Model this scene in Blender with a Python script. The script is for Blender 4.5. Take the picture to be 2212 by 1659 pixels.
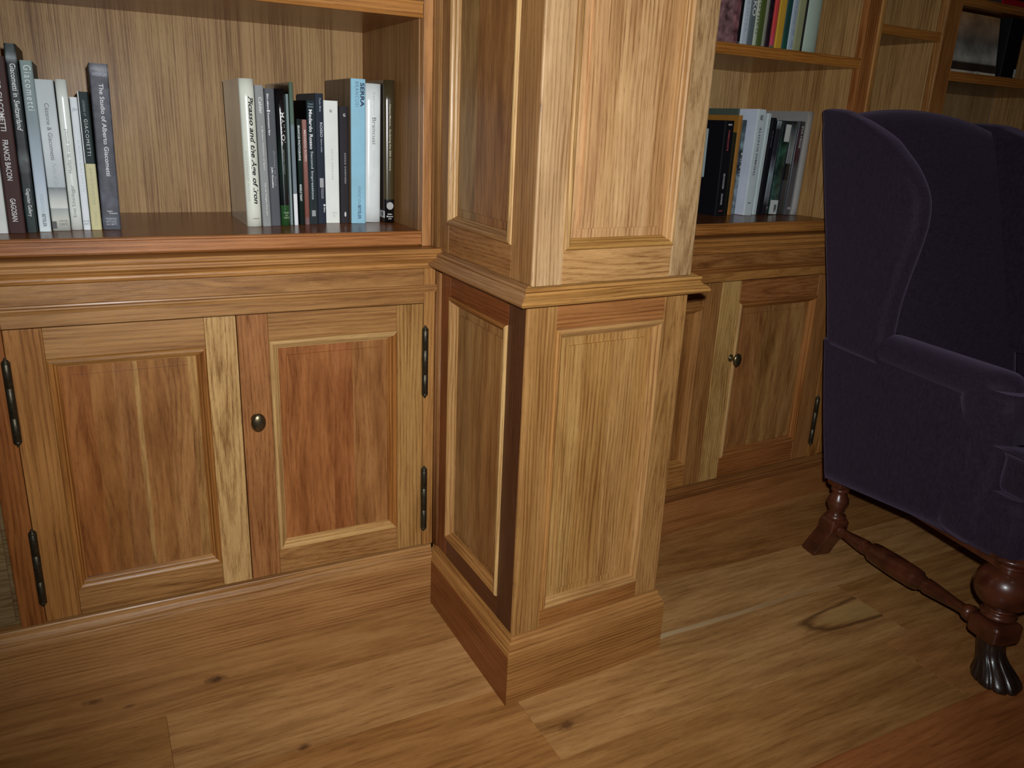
import bpy, bmesh, math, random
from mathutils import Vector, Matrix
random.seed(7)
for o in list(bpy.data.objects): bpy.data.objects.remove(o)
S = bpy.context.scene
COL = S.collection

# ------------------------------------------------------------------ camera, light, exposure
cam_d = bpy.data.cameras.new('camera'); cam = bpy.data.objects.new('camera', cam_d); COL.objects.link(cam)
cam.location = (-0.6645, -1.1978, 1.12)
cam.rotation_euler = (1.258240, -0.042418, -0.476401)
cam_d.sensor_width = 36.0; cam_d.lens = 1736.86 / 2212 * 36.0; cam_d.clip_start = 0.02
S.camera = cam
S.view_settings.view_transform = 'Standard'; S.view_settings.look = 'None'
S.view_settings.exposure = 0.0; S.view_settings.gamma = 1.0; S.view_settings.use_curve_mapping = False
W = bpy.data.worlds.new('room_air'); S.world = W; W.use_nodes = True
W.node_tree.nodes['Background'].inputs[0].default_value = (0.9, 0.75, 0.6, 1)
W.node_tree.nodes['Background'].inputs[1].default_value = 0.0

def lamp(kind, name, loc, energy, color, **kw):
    d = bpy.data.lights.new(name, kind); d.energy = energy; d.color = color
    for k, v in kw.items(): setattr(d, k, v)
    o = bpy.data.objects.new(name, d); o.location = loc; COL.objects.link(o); return o
# the compact camera's own flash: a small source just beside the lens
fl = lamp('SPOT', 'camera_flash', (-0.625, -1.195, 1.175), 104.0, (0.97, 1.0, 1.03), spot_size=math.radians(102), spot_blend=0.9, shadow_soft_size=0.012)
fl.rotation_euler = (math.radians(76), 0, math.radians(-28))
# dim warm overhead fill, added for ambient light; no lamp seen there
lamp('AREA', 'added_fill', (0.3, -1.6, 2.55), 0.6, (1.0, 0.80, 0.58), shape='DISK', size=0.5)

# ------------------------------------------------------------------ materials
def nt(name):
    m = bpy.data.materials.new(name); m.use_nodes = True
    t = m.node_tree; return m, t, t.nodes['Principled BSDF']
def N(t, typ, **kw):
    n = t.nodes.new(typ)
    for k, v in kw.items():
        if k.startswith('i_'):
            key = k[2:]; key = int(key) if key.isdigit() else key
            n.inputs[key].default_value = v
        else: setattr(n, k, v)
    return n
def math_n(t, op, a, b=None, c=None):
    n = t.nodes.new('ShaderNodeMath'); n.operation = op
    for i, v in enumerate((a, b, c)):
        if v is None: continue
        if isinstance(v, (int, float)): n.inputs[i].default_value = v
        else: t.links.new(v, n.inputs[i])
    return n.outputs[0]
def mixc(t, f, a, b, mode='MIX'):
    n = t.nodes.new('ShaderNodeMix'); n.data_type = 'RGBA'; n.blend_type = mode
    for i, v in ((0, f), (6, a), (7, b)):
        if isinstance(v, (int, float)): n.inputs[i].default_value = v
        elif isinstance(v, tuple): n.inputs[i].default_value = v
        else: t.links.new(v, n.inputs[i])
    return n.outputs[2]
def ramp(t, f, stops):
    n = t.nodes.new('ShaderNodeValToRGB'); e = n.color_ramp.elements
    while len(e) < len(stops): e.new(0.5)
    for k, (p, c) in enumerate(stops): e[k].position = p; e[k].color = c if len(c) == 4 else (*c, 1)
    t.links.new(f, n.inputs[0]); return n.outputs[0]

def oak(name, rough=0.40, ring_f=120.0, ring_amt=0.40, streak_amt=0.55, coat=0.08, bump=0.25, knots=None, wob=0.012, spec=0.28, tone=(0.80, 0.70, 0.49), patchy=0.3):
    m, t, P = nt(name)
    at = N(t, 'ShaderNodeAttribute', attribute_name='grain'); tc = N(t, 'ShaderNodeAttribute', attribute_name='tint')
    sp = N(t, 'ShaderNodeSeparateXYZ'); t.links.new(at.outputs['Vector'], sp.inputs[0])
    g, a, d = sp.outputs
    def vec(kx, ky, kz):
        n = N(t, 'ShaderNodeVectorMath', operation='MULTIPLY'); t.links.new(at.outputs['Vector'], n.inputs[0]); n.inputs[1].default_value = (kx, ky, kz); return n.outputs[0]
    def noise(v, sc=1.0, det=2.0, ro=0.5):
        n = N(t, 'ShaderNodeTexNoise'); n.inputs['Scale'].default_value = sc; n.inputs['Detail'].default_value = det; n.inputs['Roughness'].default_value = ro
        t.links.new(v, n.inputs['Vector']); return n.outputs['Fac']
    w1 = math_n(t, 'MULTIPLY', math_n(t, 'SUBTRACT', noise(vec(2.2, 9, 9), 1, 2), 0.5), wob * 3)
    w2 = math_n(t, 'MULTIPLY', math_n(t, 'SUBTRACT', noise(vec(9, 40, 40), 1, 2), 0.5), wob * 0.5)
    aa = math_n(t, 'ADD', math_n(t, 'ADD', a, w1), w2)
    r = math_n(t, 'SQRT', math_n(t, 'ADD', math_n(t, 'MULTIPLY', aa, aa), math_n(t, 'MULTIPLY', d, d)))
    ph = math_n(t, 'FRACT', math_n(t, 'MULTIPLY', r, ring_f))
    ring = math_n(t, 'POWER', math_n(t, 'ABSOLUTE', math_n(t, 'SUBTRACT', math_n(t, 'MULTIPLY', ph, 2.0), 1.0)), 1.7)
    st = noise(vec(4.0, 420, 420), 1, 3, 0.7)
    st2 = noise(vec(38.0, 1000, 1000), 1, 2, 0.6)
    big = noise(vec(2.6, 20, 20), 1, 3, 0.6)
    sm = ramp(t, st, [(0.38, (0, 0, 0)), (0.64, (1, 1, 1))])
    pore = ramp(t, st2, [(0.30, (1, 1, 1)), (0.44, (0, 0, 0))])
    v = math_n(t, 'ADD', math_n(t, 'MULTIPLY', ring, ring_amt), math_n(t, 'MULTIPLY', sm, streak_amt))
    v = math_n(t, 'ADD', v, math_n(t, 'MULTIPLY', math_n(t, 'SUBTRACT', big, 0.5), 1.5))
    base = ramp(t, v, [(0.0, (1.0, 1.0, 1.0)), (0.40, (0.86, 0.83, 0.78)), (1.0, (0.42, 0.31, 0.22))])
    base = mixc(t, 1.0, base, (1.25, 1.25, 1.25, 1), 'MULTIPLY')
    c = mixc(t, 1.0, base, tc.outputs['Color'], 'MULTIPLY')
    c = mixc(t, 1.0, c, (*tone, 1), 'MULTIPLY')
    pn = noise(vec(5.0, 34, 34), 1.0, 4, 0.62)
    c = mixc(t, math_n(t, 'MULTIPLY', ramp(t, pn, [(0.44, (0, 0, 0)), (0.66, (1, 1, 1))]), patchy), c, mixc(t, 1.0, c, (0.50, 0.40, 0.34, 1), 'MULTIPLY'))
    c = mixc(t, math_n(t, 'MULTIPLY', ramp(t, pn, [(0.30, (1, 1, 1)), (0.46, (0, 0, 0))]), patchy), c, mixc(t, 1.0, c, (1.18, 1.30, 1.45, 1), 'MULTIPLY'))
    pm = math_n(t, 'MULTIPLY', pore, math_n(t, 'ADD', math_n(t, 'MULTIPLY', ring, 0.5), 0.22))
    c = mixc(t, pm, c, (0.09, 0.04, 0.015, 1))
    if knots:
        geo = N(t, 'ShaderNodeNewGeometry')
        for (kx, ky, kr, dark) in knots:
            vm = N(t, 'ShaderNodeVectorMath', operation='SUBTRACT'); t.links.new(geo.outputs['Position'], vm.inputs[0]); vm.inputs[1].default_value = (kx, ky, 0)
            vs = N(t, 'ShaderNodeVectorMath', operation='MULTIPLY'); t.links.new(vm.outputs[0], vs.inputs[0]); vs.inputs[1].default_value = (0.55 / kr, 1.0 / kr, 0)
            ln = N(t, 'ShaderNodeVectorMath', operation='LENGTH'); t.links.new(vs.outputs[0], ln.inputs[0])
            nn = N(t, 'ShaderNodeTexNoise'); nn.inputs['Scale'].default_value = 60; t.links.new(geo.outputs['Position'], nn.inputs['Vector'])
            dd = math_n(t, 'ADD', ln.outputs['Value'], math_n(t, 'MULTIPLY', math_n(t, 'SUBTRACT', nn.outputs['Fac'], 0.5), 1.2))
            k = ramp(t, dd, [(0.25, (dark, dark, dark)), (0.95, (0, 0, 0))])
            c = mixc(t, k, c, (0.07, 0.026, 0.01, 1))
    if knots:          # half-oval of pale figure ending at a butt joint, and a sapwood streak beside a seam
        sx = N(t, 'ShaderNodeSeparateXYZ'); t.links.new(geo.outputs['Position'], sx.inputs[0])
        nz = math_n(t, 'MULTIPLY', math_n(t, 'SUBTRACT', noise(vec(6, 30, 30), 1, 2), 0.5), 0.5)
        ex = math_n(t, 'MULTIPLY', math_n(t, 'SUBTRACT', sx.outputs[0], 0.985), 1 / 0.245); ey = math_n(t, 'MULTIPLY', math_n(t, 'ADD', sx.outputs[1], 0.070), 1 / 0.050)
        e = math_n(t, 'ADD', math_n(t, 'SQRT', math_n(t, 'ADD', math_n(t, 'MULTIPLY', ex, ex), math_n(t, 'MULTIPLY', ey, ey))), nz)
        left = math_n(t, 'LESS_THAN', sx.outputs[0], 0.9878)
        c = mixc(t, math_n(t, 'MULTIPLY', ramp(t, e, [(0.55, (.6, .6, .6)), (0.84, (0, 0, 0))]), left), c, (0.50, 0.31, 0.11, 1))
        c = mixc(t, math_n(t, 'MULTIPLY', ramp(t, e, [(0.74, (0, 0, 0)), (0.88, (.9, .9, .9)), (1.0, (0, 0, 0))]), left), c, (0.12, 0.05, 0.018, 1))
        dy = math_n(t, 'ABSOLUTE', math_n(t, 'SUBTRACT', sx.outputs[1], math_n(t, 'ADD', 0.0445, math_n(t, 'MULTIPLY', math_n(t, 'SUBTRACT', noise(vec(4, 1, 1), 1, 1), 0.5), 0.02))))
        m1 = ramp(t, math_n(t, 'MULTIPLY', dy, 100.0), [(0.5, (1, 1, 1)), (0.95, (0, 0, 0))]); m2 = ramp(t, math_n(t, 'ADD', sx.outputs[0], -0.35), [(0.0, (.6, .6, .6)), (0.75, (0, 0, 0))])
        m3 = math_n(t, 'GREATER_THAN', sx.outputs[0], 0.3)
        c = mixc(t, math_n(t, 'MULTIPLY', math_n(t, 'MULTIPLY', m1, m2), m3), c, (0.66, 0.52, 0.30, 1))
    t.links.new(c, P.inputs['Base Color'])
    P.inputs['Roughness'].default_value = rough; P.inputs['Specular IOR Level'].default_value = spec
    P.inputs['Coat Weight'].default_value = coat; P.inputs['Coat Roughness'].default_value = 0.22
    bh = math_n(t, 'ADD', math_n(t, 'MULTIPLY', sm, -0.6), math_n(t, 'MULTIPLY', pore, -0.6))
    b = N(t, 'ShaderNodeBump'); b.inputs['Strength'].default_value = bump; b.inputs['Distance'].default_value = 0.0006
    t.links.new(bh, b.inputs['Height']); t.links.new(b.outputs[0], P.inputs['Normal'])
    return m
OAK = oak('oak_varnished')
OAKP = oak('oak_figured_panel', ring_f=90, ring_amt=0.34, streak_amt=0.40, wob=0.035, patchy=0.7)
OAKV = oak('oak_veneer_straight', patchy=0.2, tone=(0.80, 0.75, 0.58), ring_amt=0.12, streak_amt=0.85, coat=0.03, rough=0.5, spec=0.25)
OAKS = oak('oak_shelf_polished', rough=0.24, coat=0.06, spec=0.18, tone=(0.80, 0.56, 0.32), ring_amt=0.3, streak_amt=0.4, bump=0.1)
OAKF = oak('oak_floor', patchy=0.5, tone=(0.99, 0.94, 0.76), rough=0.42, ring_f=60, ring_amt=0.25, streak_amt=0.35, coat=0.12, wob=0.03,
           knots=[(-0.528, 0.305, 0.016, 0.9), (-0.755, 0.331, 0.012, 0.7), (0.067, -0.115, 0.014, 0.7), (-0.41, 0.04, 0.010, 0.8), (-0.69, 0.29, 0.008, 0.6)])

def plain(name, rough=0.5, color=None, metal=0.0, spec=0.5, noise_amt=0.0, noise_scale=60, coat=0.0):
    m, t, P = nt(name)
    if color is None:
        tc = N(t, 'ShaderNodeAttribute', attribute_name='tint'); c = tc.outputs['Color']
    else:
        rgb = N(t, 'ShaderNodeRGB'); rgb.outputs[0].default_value = (*color, 1); c = rgb.outputs[0]
    if noise_amt:
        tx = N(t, 'ShaderNodeTexCoord'); nn = N(t, 'ShaderNodeTexNoise'); nn.inputs['Scale'].default_value = noise_scale; nn.inputs['Detail'].default_value = 4
        t.links.new(tx.outputs['Object'], nn.inputs['Vector'])
        k = ramp(t, nn.outputs['Fac'], [(0.3, (1 - noise_amt,) * 3), (0.7, (1 + noise_amt,) * 3)])
        c = mixc(t, 1.0, c, k, 'MULTIPLY')
    t.links.new(c, P.inputs['Base Color'])
    P.inputs['Roughness'].default_value = rough; P.inputs['Metallic'].default_value = metal; P.inputs['Specular IOR Level'].default_value = spec
    P.inputs['Coat Weight'].default_value = coat
    return m
PAPER = plain('book_cover_matte', 0.6, spec=0.22, noise_amt=0.05, noise_scale=25)
SATIN = plain('book_cover_satin', 0.5, spec=0.25, noise_amt=0.35, noise_scale=70)
GLOSS = plain('book_cover_gloss', 0.22, noise_amt=0.05, noise_scale=25, coat=0.5)
MOTTLE = plain('book_cover_photographic', 0.3, noise_amt=0.75, noise_scale=45, coat=0.3)
PHOTO = plain('photographic_print', 0.35, noise_amt=0.35, noise_scale=18)
INK = plain('printed_ink', 0.5)
PAGES = plain('page_edges', 0.8, (0.62, 0.58, 0.48), noise_amt=0.1, noise_scale=300)
BRASS = plain('aged_brass', 0.32, (0.17, 0.13, 0.07), metal=0.9, noise_amt=0.25, noise_scale=180)
BRONZE = plain('dark_bronze', 0.42, (0.060, 0.050, 0.030), metal=0.75, noise_amt=0.3, noise_scale=150)
WALNUT = plain('turned_walnut', 0.3, (0.075, 0.020, 0.009), noise_amt=0.45, noise_scale=22, coat=0.35)
WALNUTD = plain('carved_dark_walnut', 0.32, (0.022, 0.012, 0.009), noise_amt=0.4, noise_scale=40, coat=0.35)
PLASTER = plain('wall_plaster', 0.9, (0.50, 0.45, 0.38), noise_amt=0.05, noise_scale=8)
def fabric():
    m, t, P = nt('purple_linen')
    tx = N(t, 'ShaderNodeTexCoord')
    def no(sc, vs):
        mp = N(t, 'ShaderNodeMapping'); mp.inputs['Scale'].default_value = vs; t.links.new(tx.outputs['Object'], mp.inputs[0])
        nn = N(t, 'ShaderNodeTexNoise'); nn.inputs['Scale'].default_value = sc; nn.inputs['Detail'].default_value = 2; t.links.new(mp.outputs[0], nn.inputs['Vector']); return nn.outputs['Fac']
    a = no(60, (1, 12, 1)); b = no(60, (12, 1, 1)); c2 = no(60, (12, 12, 1))
    hz = no(60, (1, 1, 14)); w = math_n(t, 'ADD', math_n(t, 'ADD', a, b), math_n(t, 'ADD', hz, c2))
    c = ramp(t, math_n(t, 'MULTIPLY', w, 0.25), [(0.38, (0.010, 0.005, 0.011)), (0.62, (0.031, 0.018, 0.033))])
    t.links.new(c, P.inputs['Base Color']); P.inputs['Roughness'].default_value = 0.75
    P.inputs['Sheen Weight'].default_value = 0.22; P.inputs['Sheen Tint'].default_value = (0.60, 0.46, 0.72, 1); P.inputs['Sheen Roughness'].default_value = 0.5
    P.inputs['Specular IOR Level'].default_value = 0.18
    bp = N(t, 'ShaderNodeBump'); bp.inputs['Strength'].default_value = 0.35; bp.inputs['Distance'].default_value = 0.001
    t.links.new(w, bp.inputs['Height']); t.links.new(bp.outputs[0], P.inputs['Normal'])
    return m
FAB = fabric()
# ------------------------------------------------------------------ mesh helpers
class B:
    """bmesh with the two surface layers: grain (m, per vertex) and tint (per corner)"""
    def __init__(s):
        s.bm = bmesh.new(); s.g = s.bm.verts.layers.float_vector.new('grain'); s.c = s.bm.loops.layers.float_color.new('tint')
    def box(s, F, u0, u1, v0, v1, n0, n1, tint=(1, 1, 1), ax='v', bev=0.0012, cone=None, org=None):
        a, b = sorted((u0, u1)), sorted((v0, v1)); n = sorted((n0, n1))
        t = bmesh.new()
        bmesh.ops.create_cube(t, size=1.0)
        for v in t.verts:
            v.co = Vector(((a[0] + a[1]) / 2 + v.co.x * (a[1] - a[0]), (b[0] + b[1]) / 2 + v.co.y * (b[1] - b[0]), (n[0] + n[1]) / 2 + v.co.z * (n[1] - n[0])))
        bev = min(bev, 0.3 * min(a[1] - a[0], b[1] - b[0], n[1] - n[0]))
        if bev > 1e-5: bmesh.ops.bevel(t, geom=t.edges[:], offset=bev, segments=2, profile=0.5, affect='EDGES')
        L, A = (1, 0) if ax == 'v' else (0, 1)
        if cone is None:
            k = random.random()
            if k < 0.45: cone = (random.uniform(-0.02, 0.02), random.uniform(0.005, 0.02), random.uniform(-0.09, 0.09))
            else: cone = (random.choice((-1, 1)) * random.uniform(0.06, 0.2), 0.03, random.uniform(-0.03, 0.03))
        a0, c0, sl = cone; ro = random.uniform(0, 50)
        mid = Vector(((a[0] + a[1]) / 2, (b[0] + b[1]) / 2, 0))
        if org: mid = Vector((org[0], org[1], 0)); ro = org[2]
        mp = {}
        for v in t.verts:
            q = s.bm.verts.new(F @ v.co); p = v.co - mid
            q[s.g] = (p[L] + ro, p[A] - a0, c0 + sl * p[L] + v.co.z - n[1]); mp[v] = q
        for f in t.faces:
            try: nf = s.bm.faces.new([mp[v] for v in f.verts])
            except ValueError: continue
            for l in nf.loops: l[s.c] = (*tint, 1)
        t.free(); return s
    def sweep(s, path, prof, M, tints, closed=False, left=1.0, smooth=False):
        """profile (offset, height) run along a plan path with mitred corners; M(x, y, h) -> Vector"""
        n = len(path); P = [Vector(p) for p in path]
        def nor(a, b): d = (b - a).normalized(); return Vector((-d.y, d.x)) * left
        mit = []
        for i in range(n):
            if closed: n1, n2 = nor(P[i - 1], P[i]), nor(P[i], P[(i + 1) % n])
            else:
                n1 = nor(P[i - 1], P[i]) if i > 0 else nor(P[0], P[1]); n2 = nor(P[i], P[i + 1]) if i < n - 1 else n1
            mit.append((n1 + n2) / (1 + n1.dot(n2)))
        acc = [0.0]
        for k in range(1, len(prof)): acc.append(acc[-1] + math.hypot(prof[k][0] - prof[k - 1][0], prof[k][1] - prof[k - 1][1]))
        for i in range(n if closed else n - 1):
            j = (i + 1) % n; ln = (P[j] - P[i]).length; d = (P[j] - P[i]).normalized(); ro = random.uniform(0, 50); a0 = random.uniform(0.05, 0.2)
            rows = []
            for (e, idx) in ((i, 0), (j, 1)):
                r = []
                for k, (o, h) in enumerate(prof):
                    p = P[e] + mit[e] * o; v = s.bm.verts.new(M(p.x, p.y, h)); v[s.g] = ((p - P[i]).dot(d) + ro, acc[k] + a0, 0.02); r.append(v)
                rows.append(r)
            tint = tints[i % len(tints)]
            for k in range(len(prof) - 1):
                f = s.bm.faces.new((rows[0][k], rows[1][k], rows[1][k + 1], rows[0][k + 1])); f.smooth = smooth
                for l in f.loops: l[s.c] = (*tint, 1)
            if not closed and i in (0, n - 2):
                for rr, ok in ((rows[0], i == 0), (rows[1], i == n - 2)):
                    if ok and len(rr) > 2:
                        f = s.bm.faces.new(rr)
                        for l in f.loops: l[s.c] = (*tint, 1)
        return s
    def loft(s, rings, tint=(1, 1, 1), cap=True, smooth=True, g=None):
        R = []
        for ri, r in enumerate(rings):
            row = []
            for k, p in enumerate(r):
                v = s.bm.verts.new(p); v[s.g] = (ri * 0.01, k * 0.004, 0.02) if g is None else g(p); row.append(v)
            R.append(row)
        m = len(R[0])
        for a, b in zip(R, R[1:]):
            for k in range(m):
                f = s.bm.faces.new((a[k], a[(k + 1) % m], b[(k + 1) % m], b[k])); f.smooth = smooth
                for l in f.loops: l[s.c] = (*tint, 1)
        if cap:
            for r in (R[0], R[-1]):
                f = s.bm.faces.new(r); f.smooth = False
                for l in f.loops: l[s.c] = (*tint, 1)
        return s
    def lathe(s, prof, M=Matrix(), seg=28, tint=(1, 1, 1)):
        return s.loft([[M @ Vector((r * math.cos(2 * math.pi * k / seg), r * math.sin(2 * math.pi * k / seg), z)) for k in range(seg)] for r, z in prof], tint)
    def link(s, name, mat, parent=None, mods=None):
        bmesh.ops.recalc_face_normals(s.bm, faces=s.bm.faces[:])
        me = bpy.data.meshes.new(name); s.bm.to_mesh(me); s.bm.free(); me.materials.append(mat)
        o = bpy.data.objects.new(name, me); COL.objects.link(o)
        if parent: o.parent = parent; o.matrix_parent_inverse = parent.matrix_world.inverted() if parent.type != 'EMPTY' or True else Matrix()
        return o
def empty(name, loc, label, cat, group=None, rz=0.0):
    o = bpy.data.objects.new(name, None); COL.objects.link(o); o.location = loc; o.rotation_euler = (0, 0, rz); o.empty_display_size = 0.05
    o['label'] = label; o['category'] = cat
    if group: o['group'] = group
    o.matrix_world = Matrix.Translation(loc) @ Matrix.Rotation(rz, 4, 'Z')
    return o
def frame(O, ang=0.0, side=False):
    """local (u along the face, v up, n outwards) -> world; n points to the room"""
    if side: U, Nn = Vector((0, -1, 0)), Vector((-1, 0, 0))
    else: U = Vector((math.cos(ang), math.sin(ang), 0)); Nn = Vector((math.sin(ang), -math.cos(ang), 0))
    m = Matrix.Identity(4)
    for i in range(3): m[i][0] = U[i]; m[i][1] = (0, 0, 1)[i]; m[i][2] = Nn[i]; m[i][3] = O[i]
    return m
def smoothstep(a, b, x): t = max(0, min(1, (x - a) / (b - a))); return t * t * (3 - 2 * t)

# wood tones (albedo)
MID = (0.44, 0.225, 0.085); PALE = (0.60, 0.40, 0.20); RED = (0.33, 0.13, 0.045); DARK = (0.10, 0.038, 0.024); ORG = (0.40, 0.19, 0.065)
TAN = (0.43, 0.245, 0.115); LT = (0.50, 0.31, 0.16); GREY = (0.40, 0.28, 0.17); SAP = (0.60, 0.42, 0.235); PINK = (0.50, 0.27, 0.15)
def tn(c, k=0.06): f = 1 + random.uniform(-k, k); return tuple(x * f for x in c)

PM = [(0, 0), (0.0008, 0.0035), (0.003, 0.0058), (0.007, 0.0062), (0.0105, 0.004), (0.0118, 0.0010), (0.0122, -0.0018), (0.0132, -0.002), (0.0150, -0.0032), (0.0165, -0.0062), (0.0172, -0.0072), (0.0190, -0.0078), (0.0195, -0.014)]
def panel_parts(F, rect, stiles, parent, tint_m, tint_panels, back=-0.02, field=0.0165, mat=None, pname='panel', as_root=False, cone=None):
    """mitred moulding frame + raised fielded panel inside rect (u0,u1,v0,v1)"""
    u0, u1, v0, v1 = rect; w = 0.019
    b = B(); i0, i1, j0, j1 = u0 + w - .002, u1 - w + .002, v0 + w - .002, v1 - w + .002
    k = len(tint_panels); tot = sum(p[0] for p in tint_panels); x = i0
    rnd = random.uniform(-0.05, 0.05)
    for wgt, tint in tint_panels:
        x2 = x + (i1 - i0) * wgt / tot
        if x == i0: cn = cone
        if cone is None: cn = (random.uniform(.04, .12) * random.choice((-1, 1)), .02, random.uniform(-.03, .03)) if k > 1 else (random.uniform(-.02, .02), .01, random.uniform(-.08, .08))
        og = ((x + x2) / 2, (j0 + j1) / 2, random.uniform(0, 50))
        b.box(F, x, x2, j0, j1, -0.018, -0.0105, tint, 'v', 0, cn, og)
        fx0 = max(x, i0 + field + .002); fx1 = min(x2, i1 - field - .002)
        if fx1 > fx0: b.box(F, fx0, fx1, j0 + field + .002, j1 - field - .002, -0.0120, -0.0066, tint, 'v', 0, cn, og)
        x = x2
    pan = b.link(pname, mat or OAKP, parent)
    mb = B(); path = [(u0, v0), (u1, v0), (u1, v1), (u0, v1)]
    mb.sweep(path, PM, lambda x, y, h: F @ Vector((x, y, h)), tint_m, closed=True)
    mo = mb.link('panel_moulding', OAK, parent if not as_root else pan)
    return pan, mo
# ------------------------------------------------------------------ room shell
def shell():
    I = Matrix.Identity(4)
    b = B()                                                     # plank floor, boards along the bookcases
    seams = [-3.6]; y = -3.6
    edges = [-0.40, -0.187, 0.035, 0.233, 0.43, 0.63, 0.83, 1.0]
    y = -0.40
    lo = []
    while y > -3.6: y -= 0.205; lo.append(y)
    ys = sorted(lo) + edges
    for k in range(len(ys) - 1):
        y0, y1 = ys[k], ys[k + 1]; x = -3.2 + random.uniform(0, 1)
        cuts = [-3.2]
        while x < 3.8: cuts.append(x); x += random.uniform(1.6, 2.3)
        cuts.append(4.0)
        if abs(y0 - 0.035) < .01: cuts = [-3.2, -2.3, -0.629, 1.55, 4.0]
        if abs(y0 + 0.187) < .01: cuts = [-3.2, -1.9, 0.013, 0.988, 2.4, 4.0]
        if abs(y0 - 0.233) < .01: cuts = [-3.2, -1.7, 0.41, 2.6, 4.0]
        if abs(y0 + 0.40) < .01: cuts = [-3.2, -1.2, 0.9, 2.9, 4.0]
        for i in range(len(cuts) - 1):
            c = tn((0.40, 0.205, 0.078), 0.10); cone = None
            if abs(y0 - 0.233) < .01: c = (0.36, 0.175, 0.065) if i != 1 else (0.41, 0.22, 0.09)
            if abs(y0 + 0.187) < .01 and i == 1: c = (0.37, 0.18, 0.066)
            if abs(y0 + 0.187) < .01 and i == 2: c = (0.43, 0.235, 0.10); cone = (0.0, 0.004, 0.028)
            if abs(y0 - 0.035) < .01 and i == 1: c = (0.36, 0.19, 0.07)
            if abs(y0 - 0.035) < .01 and i == 2: c = (0.45, 0.25, 0.11); cone = (-0.01, 0.004, 0.03)
            if y0 < -0.41: c = (0.36, 0.135, 0.05)
            if abs(y0 + 0.40) < .01 and i == 2: c = (0.38, 0.18, 0.07)
            b.box(I, cuts[i] + .0002, cuts[i + 1] - .0002, y0 + .0002, y1 - .0002, -0.02, 0, c, 'u', 0.0003, cone)
    # sapwood stripe and the pale eye of figure in the board right of the pier, as thin inlaid grain of the same board
    f = b.link('floor', OAKF); f['kind'] = 'structure'
    def wall(name, x0, x1, y0, y1, z0, z1, mat=PLASTER):
        w = B().box(I, x0, x1, y0, y1, z0, z1, (1, 1, 1), 'v', 0).link(name, mat); w['kind'] = 'structure'
    wall('wall_back', -3.2, 4.0, 0.96, 1.06, -0.02, 2.7); wall('wall_front', -3.2, 4.0, -3.7, -3.6, -0.02, 2.7)
    wall('wall_left', -3.3, -3.2, -3.6, 0.96, -0.02, 2.7); wall('wall_right', 4.0, 4.1, -3.6, 0.96, -0.02, 2.7)
    wall('ceiling', -3.3, 4.1, -3.7, 1.06, 2.7, 2.8)
shell()
# ------------------------------------------------------------------ joinery
CAP = [(0.0164, 0.1153), (0.0158, 0.1185), (0.0148, 0.122), (0.0135, 0.1235), (0.0132, 0.126), (0.0122, 0.131), (0.0098, 0.1365), (0.0070, 0.140), (0.0052, 0.141), (0.0050, 0.1435), (0.0045, 0.148), (0.0030, 0.1505), (-0.0300, 0.1510)]
def plinth(name, path, parent, tint, tcap, M):
    b = B(); b.sweep(path, [(0.0164, 0.0), (0.0164, 0.1148), (0.0160, 0.1153), (-0.004, 0.1153)], M, tint); o = b.link(name, OAK, parent)
    b = B(); b.sweep(path, CAP, M, tcap); b.link('plinth_cap', OAK, parent)
COUNTER = [(0.0, 0.8205), (0.010, 0.8205), (0.0135, 0.8225), (0.0150, 0.827), (0.0145, 0.8305), (0.0125, 0.833), (0.0165, 0.8345), (0.0195, 0.839), (0.0235, 0.843), (0.0235, 0.8465), (0.0265, 0.8475), (0.0265, 0.852), (0.0300, 0.8535), (0.0325, 0.857), (0.0325, 0.861), (0.0312, 0.8635), (0.028, 0.8645), (-0.42, 0.8645), (-0.42, 0.8205)]
BEAD = [(0.0, 0.7672), (0.0035, 0.7676), (0.0042, 0.7698), (0.0028, 0.7712), (0.0062, 0.7722), (0.0072, 0.7745), (0.0062, 0.7770), (0.0028, 0.7780), (0.0042, 0.7795), (0.0036, 0.7822), (0.0, 0.7828)]
def knob(F, u, v, parent):
    b = B(); b.lathe([(0.0001, 0.0), (0.011, 0.0), (0.011, 0.0015), (0.0055, 0.004), (0.0050, 0.016), (0.008, 0.019), (0.0005, 0.020)], F @ Matrix.Translation((u, v, 0)), 20)
    rings = []
    for k in range(13):
        th = math.pi * k / 12; r = math.sin(th); rings.append([F @ Vector((u + max(r, .01) * 0.0145 * math.cos(a), v + max(r, .01) * 0.0195 * math.sin(a), 0.0245 + 0.0075 * -math.cos(th))) for a in [2 * math.pi * q / 28 for q in range(28)]])
    b.loft(rings); return b.link('knob', BRASS, parent)
def hinge(F, u, v0, v1, parent):
    L = v1 - v0; r = 0.0072
    pr = [(0.0005, 0), (0.0022, .001), (0.0026, .0025), (0.0016, .0038), (0.0045, .005), (0.0052, .0062), (0.0038, .0074), (r * .96, .0082), (r, .0092), (r, .0108), (r * .93, .0112), (r, .0118)]
    prof = pr + [(r, L / 3), (r * .93, L / 3 + .0004), (r, L / 3 + .0008), (r, 2 * L / 3), (r * .93, 2 * L / 3 + .0004), (r, 2 * L / 3 + .0008)] + [(a, L - z) for a, z in reversed(pr)]
    M = F @ Matrix.Translation((u, v0, 0.0065)) @ Matrix.Rotation(-math.pi / 2, 4, 'X')
    return B().lathe(prof, M, 18).link('hinge', BRONZE, parent)
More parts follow.
